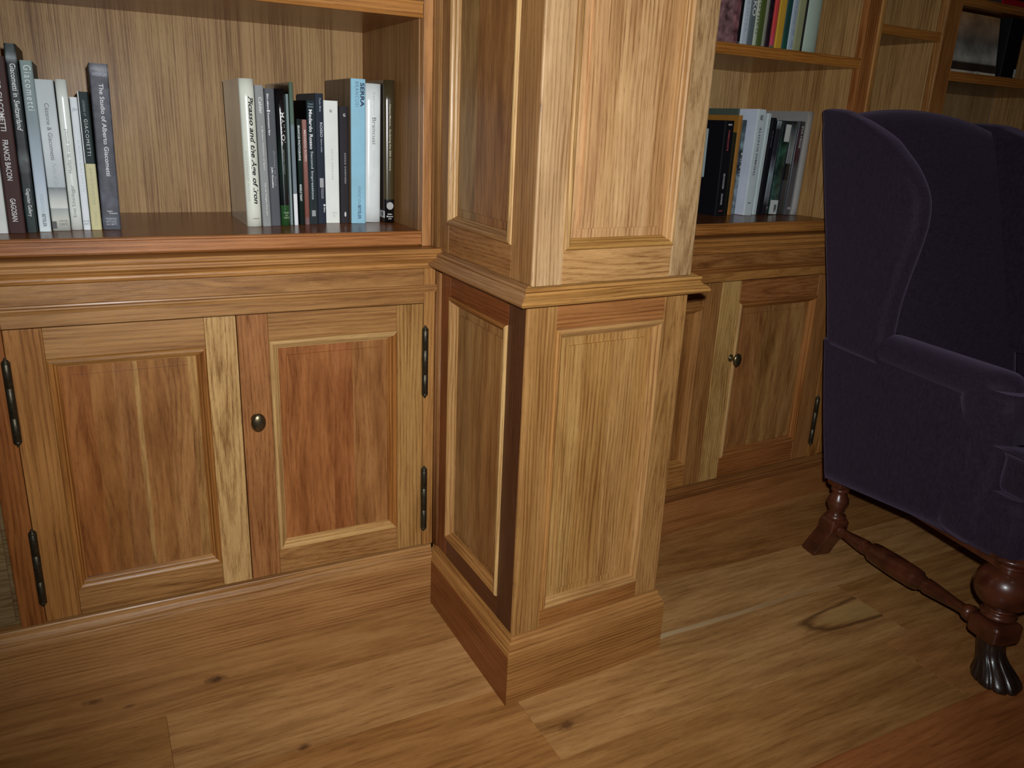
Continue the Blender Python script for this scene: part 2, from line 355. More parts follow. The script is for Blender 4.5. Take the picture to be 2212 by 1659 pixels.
def door(F, parent, u0, u1, hs, z0=0.1540, z1=0.7411, st=(0.0595, 0.0595), m=None, tones=None, mould=None, panels=None, knob_u=None, hinge_u=None, cone=None):
    t = tones or (MID, MID, MID, MID); ms = m or (u0 + st[0], u1 - st[1], 0.2120, 0.6850)
    pan, mo = panel_parts(F, ms, None, parent, mould or [MID] * 4, panels or [(1, MID)], pname='door', as_root=True, cone=cone)
    B().box(F, u0, ms[0] + .0004, z0, z1, -0.021, 0, t[0], 'v').link('stile', OAK, pan)
    B().box(F, ms[1] - .0004, u1, z0, z1, -0.021, 0, t[1], 'v').link('stile', OAK, pan)
    B().box(F, ms[0] + .0006, ms[1] - .0006, z0, ms[2] + .0004, -0.021, -0.0002, t[2], 'u').link('rail', OAK, pan)
    B().box(F, ms[0] + .0006, ms[1] - .0006, ms[3] - .0004, z1, -0.021, -0.0002, t[3], 'u').link('rail', OAK, pan)
    if knob_u: knob(F, knob_u, 0.523, pan)
    if hinge_u:
        hinge(F, hinge_u, 0.526, 0.6945, pan); hinge(F, hinge_u, 0.1925, 0.3605, pan)
    return pan
D = 0.4074
FL = frame((0, D, 0)); M_l = lambda x, y, h: Vector((x, y, h))
def left_cabinet():
    R = empty('base_cabinet', (-0.43, D + .1, 0), 'oak base cabinet with two panelled doors and an oval brass knob, left of the pier', 'cabinet', 'oak base cabinets')
    B().box(FL, -0.0335, -0.0078, 0.1515, 0.8204, -0.022, 0, (0.47, 0.26, 0.11), 'v').link('face_stile', OAK, R)
    B().box(FL, -0.8598, -0.8178, 0.1515, 0.8204, -0.022, 0, RED, 'v').link('face_stile', OAK, R)
    B().box(FL, -0.8176, -0.0337, 0.7427, 0.7680, -0.022, -0.0003, TAN, 'u', cone=(0.004, 0.006, 0.01)).link('face_rail', OAK, R)
    B().box(FL, -0.8176, -0.0337, 0.7822, 0.8204, -0.022, -0.0003, TAN, 'u', cone=(0.01, 0.004, 0.04)).link('frieze', OAKP, R)
    B().sweep([(-0.8595, D), (-0.0062, D)], BEAD, M_l, [TAN], left=-1).link('bead_moulding', OAK, R)
    B().box(FL, -0.86, -0.0, 0.0, 0.8204, -0.40, -0.0225, MID, 'u').link('carcass', OAKV, R)
    door(FL, R, -0.8168, -0.4268, 0, m=(-0.7572, -0.4850, 0.2108, 0.6840), tones=((0.42, 0.21, 0.08), SAP, TAN, TAN), mould=[(0.47, 0.27, 0.13), ORG, (0.43, 0.24, 0.10), ORG],
         panels=[(1.25, (0.36, 0.15, 0.055)), (1.0, (0.34, 0.16, 0.06)), (.9, (0.33, 0.16, 0.07)), (.22, (0.46, 0.29, 0.14)), (1.1, (0.36, 0.18, 0.075)), (1.15, (0.38, 0.20, 0.09)), (.5, (0.46, 0.28, 0.13))], hinge_u=-0.8175, cone=(0.01, 0.004, 0.06))
    door(FL, R, -0.4250, -0.0351, 0, m=(-0.3665, -0.0955, 0.2125, 0.6860), tones=((0.38, 0.18, 0.085), (0.47, 0.29, 0.13), (0.42, 0.235, 0.11), TAN), mould=[(0.66, 0.44, 0.22), (0.40, 0.18, 0.06), SAP, SAP],
         panels=[(2.2, (0.37, 0.155, 0.065)), (.9, (0.35, 0.14, 0.06)), (1.6, (0.38, 0.19, 0.085))], knob_u=-0.4016 + .003, hinge_u=-0.0322, cone=(0.03, 0.004, 0.05))
    plinth('plinth', [(-0.0130, D - .001), (-1.45, D - .001)], R, [(0.45, 0.25, 0.12)], [(0.47, 0.27, 0.13)], M_l)
    # neighbouring bay on the far left, set slightly back
    R2 = empty('base_cabinet', (-1.15, D + .1, 0), 'grey-brown recessed cabinet front at the left picture edge', 'cabinet', 'oak base cabinets')
    B().box(FL, -1.45, -0.8605, 0.1515, 0.8204, -0.40, -0.016, (0.22, 0.15, 0.085), 'u').link('carcass', OAKV, R2)
    B().box(FL, -1.44, -0.868, 0.16, 0.80, -0.0155, -0.010, (0.23, 0.16, 0.09), 'u').link('door', OAKV, R2)
    C = empty('countertop', (-0.7, D + .1, .8205), 'moulded oak countertop over the base cabinet left of the pier', 'countertop', 'moulded oak countertops')
    B().sweep([(0.02, D), (-1.45, D)], COUNTER, M_l, [(0.50, 0.27, 0.11)]).link('moulded_edge', OAK, C)
left_cabinet()

NZ = 0.8965
def shelf_board(F, u0, u1, z0, z1, parent, tint, depth=0.385, nf=0.0):
    o = B().box(F, u0, u1, z0, z1, nf - depth, nf - .006, tuple(x * .62 for x in tint), 'u', .001).link('shelf', OAKS, parent)  # board colour darkened below the nosing's, for flash grazing the shelf top
    h = z1 - z0                                                         # nosing with a bead top and bottom
    pr = [(nf - .006, z0), (nf - .001, z0), (nf + .0008, z0 + .002), (nf - .0006, z0 + .0065), (nf - .0012, z0 + .0072), (nf - .0012, z1 - .0065), (nf - .0006, z1 - .006), (nf + .0016, z1 - .0045), (nf + .0016, z1 - .0018), (nf - .0004, z1), (nf - .006, z1)]
    B().sweep([(u0, 0), (u1, 0)], [(a, b) for a, b in pr], lambda x, y, h: F @ Vector((x, h, -y)), [tint], left=-1).link('shelf_nosing', OAK, o)
    return o
def left_bookcase():
    F = frame((0, 0.4150, 0)); uR = -0.0115; uI = -0.0372
    R = empty('bookcase', (-0.7, 0.6, .8646), 'open oak bookcase holding art books, left of the pier', 'bookcase', 'oak bookcases')
    B().box(F, -0.0358, uR, 0.8648, 2.30, -0.022, 0, (0.55, 0.30, 0.15), 'v').link('face_stile', OAK, R)
    B().box(F, uI, -0.0105, 0.8648, 2.30, -0.41, -0.0225, (0.36, 0.19, 0.085), 'v').link('side_panel', OAKV, R)
    B().box(F, -1.45, uI, 0.8648, 2.30, -0.41, -0.395, (0.44, 0.285, 0.15), 'v', cone=(0.3, 0.02, 0.0)).link('back_panel', OAKV, R)
    B().box(F, -1.45, uI - .0004, 0.8648, 0.8680, -0.394, -0.012, MID, 'u').link('base_board', OAKS, R)
    for z0, z1, c in ((0.8680, NZ, (0.44, 0.20, 0.085)), (1.3107, 1.341, (0.50, 0.25, 0.09)), (1.75, 1.78, ORG)):
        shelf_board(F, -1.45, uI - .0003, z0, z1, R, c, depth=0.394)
    B().box(F, -1.472, -1.4502, 0.8648, 2.30, -0.41, 0, MID, 'v').link('side_panel', OAKV, R)
left_bookcase()

# ---- pier
TC = 0.056723
XU, XW, YU = -0.0086, 0.3500, -0.0240
def rounded_corner(F): pass
def pier():
    Wd = 0.3700; WU = 0.3590
    R = empty('panelled_pier', (0.18, 0.25, 0), 'square panelled oak pier projecting between the two bookcases', 'pier')
    FS = frame((0, 0, 0), side=True)             # u = -Y (0 at front corner, negative towards the wall)
    FF = frame((0, 0, 0), TC)
    yb = -0.4074
    # lower side face
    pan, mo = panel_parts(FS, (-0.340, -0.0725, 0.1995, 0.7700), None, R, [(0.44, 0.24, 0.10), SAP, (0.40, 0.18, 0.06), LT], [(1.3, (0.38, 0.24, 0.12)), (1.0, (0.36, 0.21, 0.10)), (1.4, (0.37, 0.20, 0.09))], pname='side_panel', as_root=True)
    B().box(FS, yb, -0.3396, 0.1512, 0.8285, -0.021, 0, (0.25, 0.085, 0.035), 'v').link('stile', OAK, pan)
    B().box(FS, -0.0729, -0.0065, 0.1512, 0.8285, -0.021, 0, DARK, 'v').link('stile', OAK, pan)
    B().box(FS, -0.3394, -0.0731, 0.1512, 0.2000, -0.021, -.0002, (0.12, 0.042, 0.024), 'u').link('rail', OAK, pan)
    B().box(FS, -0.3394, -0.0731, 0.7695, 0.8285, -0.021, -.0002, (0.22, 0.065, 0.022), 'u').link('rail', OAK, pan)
    # scribe bead in the corner with the cabinet
    def beadv(x, y0, y1, z0, z1, tint):
        ym = (y0 + y1) / 2; h = (y1 - y0) / 2; pr = [(x, y0), (x - .002, y0 + .001), (x - .0045, ym - h * .5), (x - .0055, ym), (x - .0045, ym + h * .5), (x - .0048, y1 - .003), (x - .0090, y1 + .001), (x, y1 + .003)]
        b = B(); b.loft([[Vector((px, py, z)) for px, py in pr] for z in (z0, z1)], tint, g=lambda p: (p.z, p.y * 1.0 + .12, .02)); b.link('scribe_bead', OAK, R)
    beadv(0.0005, 0.3880, 0.4068, 0.1512, 0.8285, (0.36, 0.19, 0.10)); beadv(XU + .0005, 0.3850, 0.4145, 0.8650, 2.30, (0.45, 0.27, 0.14))
    # corner post with rounded arris
    def post(x, y, ang, r, z0, z1, wl, wf, tint):
        # plan outline: runs wl back along +Y, wf along front, rounded by r
        U = Vector((math.cos(ang), math.sin(ang), 0)); pts = []
        c = Vector((x, y, 0))
        a = c + Vector((0, wl, 0)); bq = c + Vector((0, r, 0)); e = c + U * r; f = c + U * wf
        pts = [a, bq]
        for k in range(1, 6):
            t = k / 6; pts.append((1 - t) ** 2 * bq + 2 * t * (1 - t) * c + t * t * e)
        pts += [e, f, f + Vector((0, .02, 0)), a + Vector((.02, 0, 0))]
        b = B(); ro = random.uniform(0, 9)
        b.loft([[Vector((p.x, p.y, z)) for p in pts] for z in (z0, z1)], tint, smooth=False, g=lambda p: (p.z + ro, (p - c).dot(U) * 1.0 + p.y * .5 + .14, .03))
        return b.link('corner_post', OAK, R)
    post(0, 0, TC, .0075, 0.1512, 0.8285, .0066, .0613, (0.42, 0.245, 0.11))
    post(XU, YU, TC, .004, 0.8600, 2.30, .0045, .0594, (0.54, 0.385, 0.27))
    # lower front face
    pan, mo = panel_parts(FF, (0.0615, 0.3115, 0.1910, 0.7735), None, R, [LT, LT, LT, (0.44, 0.24, 0.10)], [(1.2, (0.50, 0.32, 0.15)), (1.5, (0.47, 0.28, 0.12)), (1.3, (0.52, 0.32, 0.155)), (.9, (0.49, 0.29, 0.13))], pname='front_panel', as_root=True, mat=OAK)
    B().box(FF, 0.3112, Wd, 0.1512, 0.8285, -0.021, 0, (0.44, 0.26, 0.12), 'v', .003).link('stile', OAK, pan)
    B().box(FF, 0.0617, 0.3110, 0.1512, 0.1915, -0.021, -.0002, (0.38, 0.18, 0.07), 'u').link('rail', OAK, pan)
    B().box(FF, 0.0617, 0.3110, 0.7730, 0.8285, -0.021, -.0002, (0.40, 0.19, 0.085), 'u').link('rail', OAK, pan)
    # cores
    def core(name, x0, x1, y0, y1, z0, z1):
        B().box(Matrix.Identity(4), x0, x1, y0, y1, z0, z1, MID, 'v').link(name, OAKV, R)
    core('pier_core', .0215, Wd - .004, .0435, .405, 0, .83); core('pier_core', XU + .0215, WU - .014, YU + .0435, .41, .83, 2.30)
    # right-hand side boards
    UU = Vector((math.cos(TC), math.sin(TC), 0))
    def rside(w, ox, oy, z0, z1, tint):
        p = Vector((ox, oy, 0)) + UU * w
        B().box(Matrix.Identity(4), p.x - .0205, p.x - .0005, p.y + .003, .405, z0, z1, tint, 'v').link('return_panel', OAKV, R)
    rside(Wd, 0, 0, .1512, .8285, MID); rside(WU, XU, YU, .8600, 2.30, TAN)
    # moulding between lower and upper shaft, wrapping three faces
    path = [(0, D - .0005), (0, 0), (Wd * math.cos(TC), Wd * math.sin(TC)), (Wd * math.cos(TC), .40)]
    PR = [(0.0, .8235), (.0245, .8235), (.0285, .8255), (.0305, .8290), (.0295, .8330), (.0255, .8365), (.0200, .8395), (.0165, .8430), (.0150, .8465), (.0125, .8470), (.0160, .8490), (.0165, .8520), (.0150, .8545), (.0110, .8555), (.0060, .8580), (.0010, .8600), (-.02, .8602)]
    B().sweep(path, PR, M_l, [(0.42, 0.24, 0.13), (0.50, 0.29, 0.12), (0.42, 0.24, 0.13)], left=-1).link('waist_moulding', OAK, R)
    # plinth
    path = [(0, D + .001), (0, 0), (Wd * math.cos(TC), Wd * math.sin(TC)), (Wd * math.cos(TC), .40)]
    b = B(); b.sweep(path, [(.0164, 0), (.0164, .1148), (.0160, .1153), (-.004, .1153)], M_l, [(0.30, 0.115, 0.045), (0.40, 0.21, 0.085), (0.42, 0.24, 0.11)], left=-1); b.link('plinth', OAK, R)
    b = B(); b.sweep(path, CAP, M_l, [(0.46, 0.25, 0.10), (0.43, 0.23, 0.10), (0.43, 0.23, 0.10)], left=-1); b.link('plinth_cap', OAK, R)
    # upper side face
    FSu = frame((XU, 0, 0), side=True); e = -YU
    pan, mo = panel_parts(FSu, (-0.3380, -0.0565, 0.9190, 2.20), None, R, [(0.43, 0.25, 0.12), SAP, LT, (0.62, 0.42, 0.24)], [(1.5, (0.36, 0.23, 0.115)), (2.6, (0.34, 0.17, 0.075))], pname='side_panel', as_root=True, cone=(0.02, 0.003, 0.055))
    B().box(FSu, -0.4145, -0.3376, 0.8600, 2.30, -0.021, 0, (0.36, 0.20, 0.09), 'v').link('stile', OAK, pan)
    B().box(FSu, -0.0569, e - .0042, 0.8600, 2.30, -0.021, 0, (0.40, 0.225, 0.11), 'v').link('stile', OAK, pan)
    B().box(FSu, -0.3374, -0.0571, 0.8600, 0.9194, -0.021, -.0002, (0.40, 0.21, 0.095), 'u', cone=(0.03, .004, .08)).link('rail', OAK, pan)
    B().box(FSu, -0.3374, -0.0571, 2.1996, 2.30, -0.021, -.0002, MID, 'u').link('rail', OAK, pan)
    FFu = frame((XU, YU, 0), TC); k = -XU
    pan, mo = panel_parts(FFu, (0.0510 + k, 0.2950 + k, 0.9185, 2.20), None, R, [(0.50, 0.30, 0.12), (0.56, 0.36, 0.20), LT, SAP], [(1.0, (0.62, 0.40, 0.26)), (.55, (0.56, 0.36, 0.22)), (1.7, (0.64, 0.43, 0.28)), (.9, (0.55, 0.34, 0.20))], pname='front_panel', as_root=True, mat=OAK)  # upper front tints lightened and greyed to carry the flash sheen
    B().box(FFu, 0.2946 + k, WU, 0.8600, 2.30, -0.021, 0, (0.50, 0.365, 0.255), 'v', .003).link('stile', OAK, pan)
    B().box(FFu, 0.0514 + k, 0.2944 + k, 0.8600, 0.9189, -0.021, -.0002, (0.56, 0.35, 0.19), 'u').link('rail', OAK, pan)
    B().box(FFu, 0.0514 + k, 0.2944 + k, 2.1996, 2.30, -0.021, -.0002, MID, 'u').link('rail', OAK, pan)
pier()

# ---- right-hand joinery, turned by TR
TR = 0.0567; FR = frame((0, 0.3839, 0), TR)
def RM(x, y, h): return FR @ Vector((x, h, -y))
def right_side():
    R = empty('base_cabinet', FR @ Vector((0.83, 0, -.15)), 'oak base cabinet with a pale door stile and knob, between pier and armchair', 'cabinet', 'oak base cabinets', TR)
    B().box(FR, .385, .412, .1515, .8204, -.022, 0, MID, 'v').link('face_stile', OAK, R)
    B().box(FR, 1.2935, 1.345, .1515, .8204, -.022, 0, MID, 'v').link('face_stile', OAK, R)
    B().box(FR, .4122, 1.2933, .7427, .7680, -.022, -.0003, MID, 'u').link('face_rail', OAK, R)
    B().box(FR, .4122, 1.2933, .7822, .8204, -.022, -.0003, (0.40, 0.20, 0.085), 'u').link('frieze', OAKP, R)
    B().sweep([(.385, 0), (1.345, 0)], BEAD, RM, [(0.36, 0.16, 0.06)], left=-1).link('bead_moulding', OAK, R)
    B().box(FR, .385, 1.345, 0, .8204, -.40, -.0225, MID, 'u').link('carcass', OAKV, R)
    door(FR, R, .4128, .8325, 0, m=(.470, .7695, .2187, .6800), tones=(MID, (0.38, 0.20, 0.085), MID, (0.38, 0.19, 0.08)), mould=[MID, (0.40, 0.21, 0.09), MID, MID], panels=[(1, (0.36, 0.18, 0.07)), (1, (0.33, 0.16, 0.06))])
    door(FR, R, .8335, 1.2928, 0, m=(.9035, 1.2210, .2187, .6800), tones=((0.56, 0.38, 0.18), (0.40, 0.20, 0.09), (0.36, 0.15, 0.06), (0.38, 0.17, 0.075)), mould=[(0.38, 0.17, 0.07), (0.42, 0.19, 0.07), (0.36, 0.16, 0.06), SAP],
         panels=[(1.3, (0.36, 0.18, 0.08)), (1, (0.40, 0.23, 0.10)), (1.5, (0.41, 0.23, 0.105))], knob_u=.8990, hinge_u=1.2945, cone=(0.01, .004, .05))
    plinth('plinth', [(.385, .001), (2.6, .001)], R, [(0.40, 0.185, 0.08)], [(0.42, 0.21, 0.09)], lambda x, y, h: FR @ Vector((x, h, -y)))
    C = empty('countertop', FR @ Vector((1.5, .8205, -.1)), 'moulded oak countertop right of the pier, running behind the armchair', 'countertop', 'moulded oak countertops', TR)
    B().sweep([(.372, 0), (2.6, 0)], COUNTER, RM, [(0.46, 0.23, 0.085)], left=-1).link('moulded_edge', OAK, C)
    R3 = empty('base_cabinet', FR @ Vector((1.97, 0, -.15)), 'oak base cabinet hidden behind the purple armchair', 'cabinet', 'oak base cabinets', TR)
    B().box(FR, 1.3455, 2.6, .1515, .8204, -.40, -.0225, MID, 'u').link('carcass', OAKV, R3)
    B().box(FR, 1.3455, 2.6, .7427, .8204, -.022, 0, MID, 'u').link('face_rail', OAK, R3)
    for a, b_ in ((1.3465, 1.70), (1.701, 2.12), (2.121, 2.599)): door(FR, R3, a, b_, 0)
    # bookcase
    F = frame(FR @ Vector((0, 0, -.0080)), TR)
    K = empty('bookcase', FR @ Vector((1.0, .8646, -.2)), 'oak bookcase of three bays between pier and right picture edge', 'bookcase', 'oak bookcases', TR)
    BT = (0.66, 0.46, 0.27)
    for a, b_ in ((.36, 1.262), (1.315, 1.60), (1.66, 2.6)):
        B().box(F, a, b_, .8648, 2.30, -.41, -.395, (0.52, 0.355, 0.21) if a > .5 else (0.66, 0.46, 0.27), 'v', cone=(.3, .02, 0)).link('back_panel', OAKV, K)  # far bays get a darker tint standing in for flash falloff
        B().box(F, a, b_, .8648, .8680, -.394, -.012, MID, 'u').link('base_board', OAKS, K)
    for a, b_, c in ((1.255, 1.304, (0.44, 0.19, 0.075)), (1.606, 1.669, (0.46, 0.22, 0.085)), (2.6, 2.66, MID)):
        B().box(F, a, b_, .8648, 2.30, -.022, 0, c, 'v').link('face_stile', OAK, K)
    B().box(F, 1.3045, 1.3225, .8648, 2.30, -.022, .004, (0.48, 0.26, 0.10), 'v', .004).link('stile_bead', OAK, K)
    B().box(F, 1.5920, 1.6055, .8648, 2.30, -.022, .004, (0.46, 0.24, 0.10), 'v', .004).link('stile_bead', OAK, K)
    for a, b_ in ((1.2545, 1.262), (1.3155, 1.322), (1.5925, 1.60), (1.66, 1.6685), (2.6, 2.66)):
        B().box(F, a, b_, .8648, 2.30, -.394, -.0225, (0.46, 0.28, 0.135), 'v', cone=(.2, .02, 0)).link('side_panel', OAKV, K)
    def sb(a, b_, z0, z1, c): shelf_board(F, a, b_, z0, z1, K, c, depth=.394)
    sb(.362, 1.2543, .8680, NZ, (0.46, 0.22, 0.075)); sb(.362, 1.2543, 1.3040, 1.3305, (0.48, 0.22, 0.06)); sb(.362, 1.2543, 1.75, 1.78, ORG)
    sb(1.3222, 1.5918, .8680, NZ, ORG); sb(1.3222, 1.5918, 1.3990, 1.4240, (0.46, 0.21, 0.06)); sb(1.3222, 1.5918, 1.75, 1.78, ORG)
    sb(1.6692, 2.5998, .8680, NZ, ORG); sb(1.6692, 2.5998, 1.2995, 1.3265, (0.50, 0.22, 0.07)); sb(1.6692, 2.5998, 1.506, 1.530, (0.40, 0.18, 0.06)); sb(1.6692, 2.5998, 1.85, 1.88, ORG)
right_side()
#@@BOOKS@@
# ------------------------------------------------------------------ books
_txt = {}
def text_mesh(s, bold, ital, thin):
    key = (s, bold, ital, thin)
    if key in _txt: return _txt[key]
    cu = bpy.data.curves.new('t', 'FONT'); cu.body = s; cu.resolution_u = 3; cu.size = 1
    cu.shear = 0.28 if ital else 0.0; cu.offset = 0.026 if bold else (0.0 if thin else 0.010)
    if thin: cu.space_character = 1.25
    o = bpy.data.objects.new('t', cu); COL.objects.link(o)
    dg = bpy.context.evaluated_depsgraph_get(); dg.update()
    me = bpy.data.meshes.new_from_object(o.evaluated_get(dg))
    vs = [v.co.copy() for v in me.vertices]; fs = [tuple(p.vertices) for p in me.polygons]
    bpy.data.objects.remove(o); bpy.data.curves.remove(cu); bpy.data.meshes.remove(me)
    x0, x1 = min(v.x for v in vs), max(v.x for v in vs); y0, y1 = min(v.y for v in vs), max(v.y for v in vs)
    _txt[key] = ([((v.x - x0) / (x1 - x0), (v.y - y0) / (y1 - y0)) for v in vs], fs)
    return _txt[key]
def lerpc(stops, t):
    for (p, a), (q, b) in zip(stops, stops[1:]):
        if t <= q: k = 0 if q == p else (t - p) / (q - p); return tuple(x + (y - x) * k for x, y in zip(a, b))
    return stops[-1][1]
def book(F, w, h, depth, spine, cover, label, group, texts=(), patches=(), mat=None, rnd=0.0003, name='book', pages=True, pmat=None):
    """F: matrix with u across the spine (0..w), v up, n towards the viewer (spine at n = 0)"""
    mat = mat or PAPER
    R = bpy.data.objects.new(name, None); COL.objects.link(R); R.empty_display_size = .03
    R.matrix_world = Matrix.Translation(F @ Vector((w / 2, 0, 0))); R.location = F @ Vector((w / 2, 0, 0))
    R['label'] = label; R['category'] = 'book'; R['group'] = group
    if not isinstance(spine, list): spine = [(0, spine), (1, spine)]
    bc = lambda c: tuple(min(.86, x * (.44 + 1.2 * min(.7, sum(c) / 3)) * k) for x, k in zip(c, (.97, 1.0, 1.0)))
    spine = [(p, bc(c)) for p, c in spine]; cover = bc(cover)
    ct = 0.0022 if w > .012 else 0.0012; e = min(0.0025, w * .25)
    def curve(x): t = (x / w) * 2 - 1; return -rnd * t * t
    xs = [e * 0.3, e] + [e + (w - 2 * e) * k / 6 for k in range(1, 6)] + [w - e, w - e * .3]
    outer = [(0, -depth), (0, -e + curve(0))] + [(x, curve(x) - (e * .35 if (x < e or x > w - e) else 0)) for x in xs] + [(w, -e + curve(w)), (w, -depth)]
    inner = [(w - ct, -depth), (w - ct, -ct - rnd - .002), (ct, -ct - rnd - .002), (ct, -depth)]
    ring = outer + inner
    stops = sorted(set([0, 1] + [p for p, _ in spine])); lv = []
    for a, b in zip(stops, stops[1:]):
        n = max(1, int((b - a) / 0.12)); lv += [a + (b - a) * k / n for k in range(n)]
    lv.append(1)
    b = B(); rows = [[b.bm.verts.new(F @ Vector((x, h * (1 - t), n))) for x, n in ring] for t in lv]
    m = len(ring)
    for i in range(len(lv) - 1):
        for k in range(m):
            f = b.bm.faces.new((rows[i][k], rows[i][(k + 1) % m], rows[i + 1][(k + 1) % m], rows[i + 1][k]))
            sp = 1 <= k <= len(outer) - 3; f.smooth = 2 <= k <= len(outer) - 4 and rnd > .0015
            for l in f.loops:
                t = lv[i] if l.vert in rows[i] else lv[i + 1]
                if sp:
                    tt = min(max(t, (lv[i] + 1e-4)), (lv[i + 1] - 1e-4)); l[b.c] = (*lerpc(spine, tt), 1)
                else: l[b.c] = (*cover, 1)
    for r in (rows[0], rows[-1]):
        f = b.bm.faces.new(r)
        for l in f.loops: l[b.c] = (*cover, 1)
    b.link('cover', mat, R)
    if pages: B().box(F, ct + .0002, w - ct - .0002, .003, h - .003, -depth + .004, -ct - rnd - .0025, (1, 1, 1), 'v', 0).link('page_block', pmat or PAGES, R)
    for (s, t0, t1, c0, c1, col, *opt) in texts:
        dr = opt[0] if opt else 'down'; st = opt[1] if len(opt) > 1 else ''
        V, Fs = text_mesh(s, 'b' in st, 'i' in st, 't' in st); q = B(); vs = []
        for (x, y) in V:
            if dr == 'down': uu = w * (c0 + (c1 - c0) * y); vv = h * (1 - (t0 + (t1 - t0) * x))
            elif dr == 'up': uu = w * (c1 - (c1 - c0) * y); vv = h * (1 - (t1 - (t1 - t0) * x))
            else: uu = w * (c0 + (c1 - c0) * x); vv = h * (1 - (t1 - (t1 - t0) * y))
            vs.append(q.bm.verts.new(F @ Vector((uu, vv, curve(uu) + .00035))))
        for f in Fs:
            try: nf = q.bm.faces.new([vs[i] for i in f])
            except ValueError: continue
            for l in nf.loops: l[q.c] = (*col, 1)
        q.link('spine_lettering', INK, R)
    for (kind, t0, t1, c0, c1, col) in patches:
        q = B()
        if kind == 'wood': q.box(F, -.0004, .001, h * (1 - t1), h * (1 - t0), -c1, -c0, col, 'v', 0, (.1, .02, 0)).link('cover_print', OAKV, R); continue
        if kind == 'rect': q.box(F, w * c0, w * c1, h * (1 - t1), h * (1 - t0), -.0025, .0003 - rnd * .3, col, 'v', 0); nm = 'spine_label'
        elif kind == 'disc':
            cu, cv = w * (c0 + c1) / 2, h * (1 - (t0 + t1) / 2); ru, rv = w * (c1 - c0) / 2, h * (t1 - t0) / 2
            q.loft([[F @ Vector((cu + ru * k * math.cos(a), cv + rv * k * math.sin(a), .0002 + z)) for a in [2 * math.pi * j / 24 for j in range(24)]] for k, z in ((1, -.0006), (1, .0001))], col); nm = 'spine_emblem'
        elif kind == 'ring':
            cu, cv = w * (c0 + c1) / 2, h * (1 - (t0 + t1) / 2); ru = w * (c1 - c0) / 2
            q.loft([[F @ Vector((cu + ru * k * math.cos(a), cv + ru * k * math.sin(a), .0003 + z)) for a in [2 * math.pi * j / 20 for j in range(20)]] for k, z in ((1, -.0004), (1, .0001), (.72, .0001), (.72, -.0004))], col, cap=False); nm = 'spine_emblem'
        elif kind == 'cover':      # t: height fractions, c: distance back from the spine in metres, on the left cover
            q.box(F, -.0004, .001, h * (1 - t1), h * (1 - t0), -c1, -c0, col, 'v', 0); nm = 'cover_label'
        q.link(nm, INK, R)
    return R
def basis(X, Y, Z, ang, lean=0.0):
    """book matrix at world X, Y, Z; lean > 0 tips the top towards +u"""
    m = frame((X, Y, Z), ang)
    return m @ Matrix.Rotation(-lean, 4, 'Z')
WH = (.66, .68, .66); BK = (.012, .012, .016)
GL = 'art books on the shelf left of the pier'
def LB(x0, x1, y, h, spine, cover, label, lean=0.0, depth=.235, **kw):
    la = math.atan2(lean, h); f = basis(x0, y, NZ + .0003 + (max(0, (x1 - x0) * math.sin(la)) if la > 0 else 0), 0, la)
    return book(f, x1 - x0 - .0006, h, depth, spine, cover, label, GL, **kw)
LB(-.8190, -.7905, .495, .270, (.62, .62, .58), WH, 'white book at the far left edge of the shelf, cut by the picture edge', .0035)
LB(-.7900, -.7632, .494, .296, (.115, .050, .045), (.115, .050, .045), 'dark brown book with white capitals, second from the left edge', .004, texts=[
    ('ALBERTO GIACOMETTI', .02, .41, .30, .62, (.7, .7, .68)), ('FRANCIS BACON', .46, .69, .30, .62, (.7, .7, .68)), ('GAGOSIAN', .795, .93, .30, .62, (.7, .7, .68))])
dk = (.035, .045, .045)
LB(-.7625, -.7448, .499, .317, [(0, (.05, .07, .065)), (.04, (.09, .12, .12)), (.07, (.30, .33, .34)), (.10, (.05, .06, .06)), (.35, dk), (.53, (.04, .045, .05)), (.60, (.17, .18, .18)), (.68, (.05, .05, .055)), (.9, (.04, .07, .065)), (1, (.03, .045, .04))], (.03, .035, .03),
   'tallest dark marbled book, beside the brown one', .004, mat=SATIN, texts=[('Giacometti in', .10, .27, .30, .80, (.72, .75, .74)), ('Switzerland', .285, .445, .30, .78, (.72, .75, .74), 'down', 'i'), ('Gagosian Gallery', .755, .91, .28, .72, (.7, .72, .72))])
LB(-.7432, -.7236, .509, .292, [(0, (.30, .38, .36)), (.35, (.33, .40, .42)), (.7, (.48, .54, .62)), (1, (.62, .68, .78))], (.33, .40, .42), 'blue-grey book fading to pale blue, with large pale lettering at its top', .004,
   texts=[('Giacometti', .025, .28, .26, .86, (.62, .70, .68), 'down', 't'), ('FONDATION', .77, .88, .36, .66, (.30, .36, .42), 'down', 't'), ('BEYELER', .89, .97, .36, .66, (.10, .12, .15), 'down', 'b')])
LB(-.7222, -.6922, .519, .263, [(0, (.50, .54, .54)), (.45, (.60, .62, .63)), (.70, (.50, .53, .54)), (.705, (.28, .30, .30)), (.73, (.40, .42, .42)), (.78, (.56, .57, .53)), (.84, (.66, .66, .60)), (.85, (.44, .46, .44)), (.92, (.58, .57, .50)), (1, (.36, .36, .32))], (.5, .52, .5),
   'wide pale grey book with a misty landscape at the foot of its spine', .001, texts=[('Cézanne & Giacometti', .15, .52, .38, .62, (.09, .10, .11)), ('Paths of Doubt', .54, .745, .40, .62, (.30, .32, .34), 'down', 'it'), ('HATJE', .925, .942, .42, .88, (.08, .08, .08), 'h'), ('CANTZ', .946, .963, .42, .88, (.08, .08, .08), 'h')], patches=[('rect', .935, .985, .02, .26, (.05, .05, .045))])
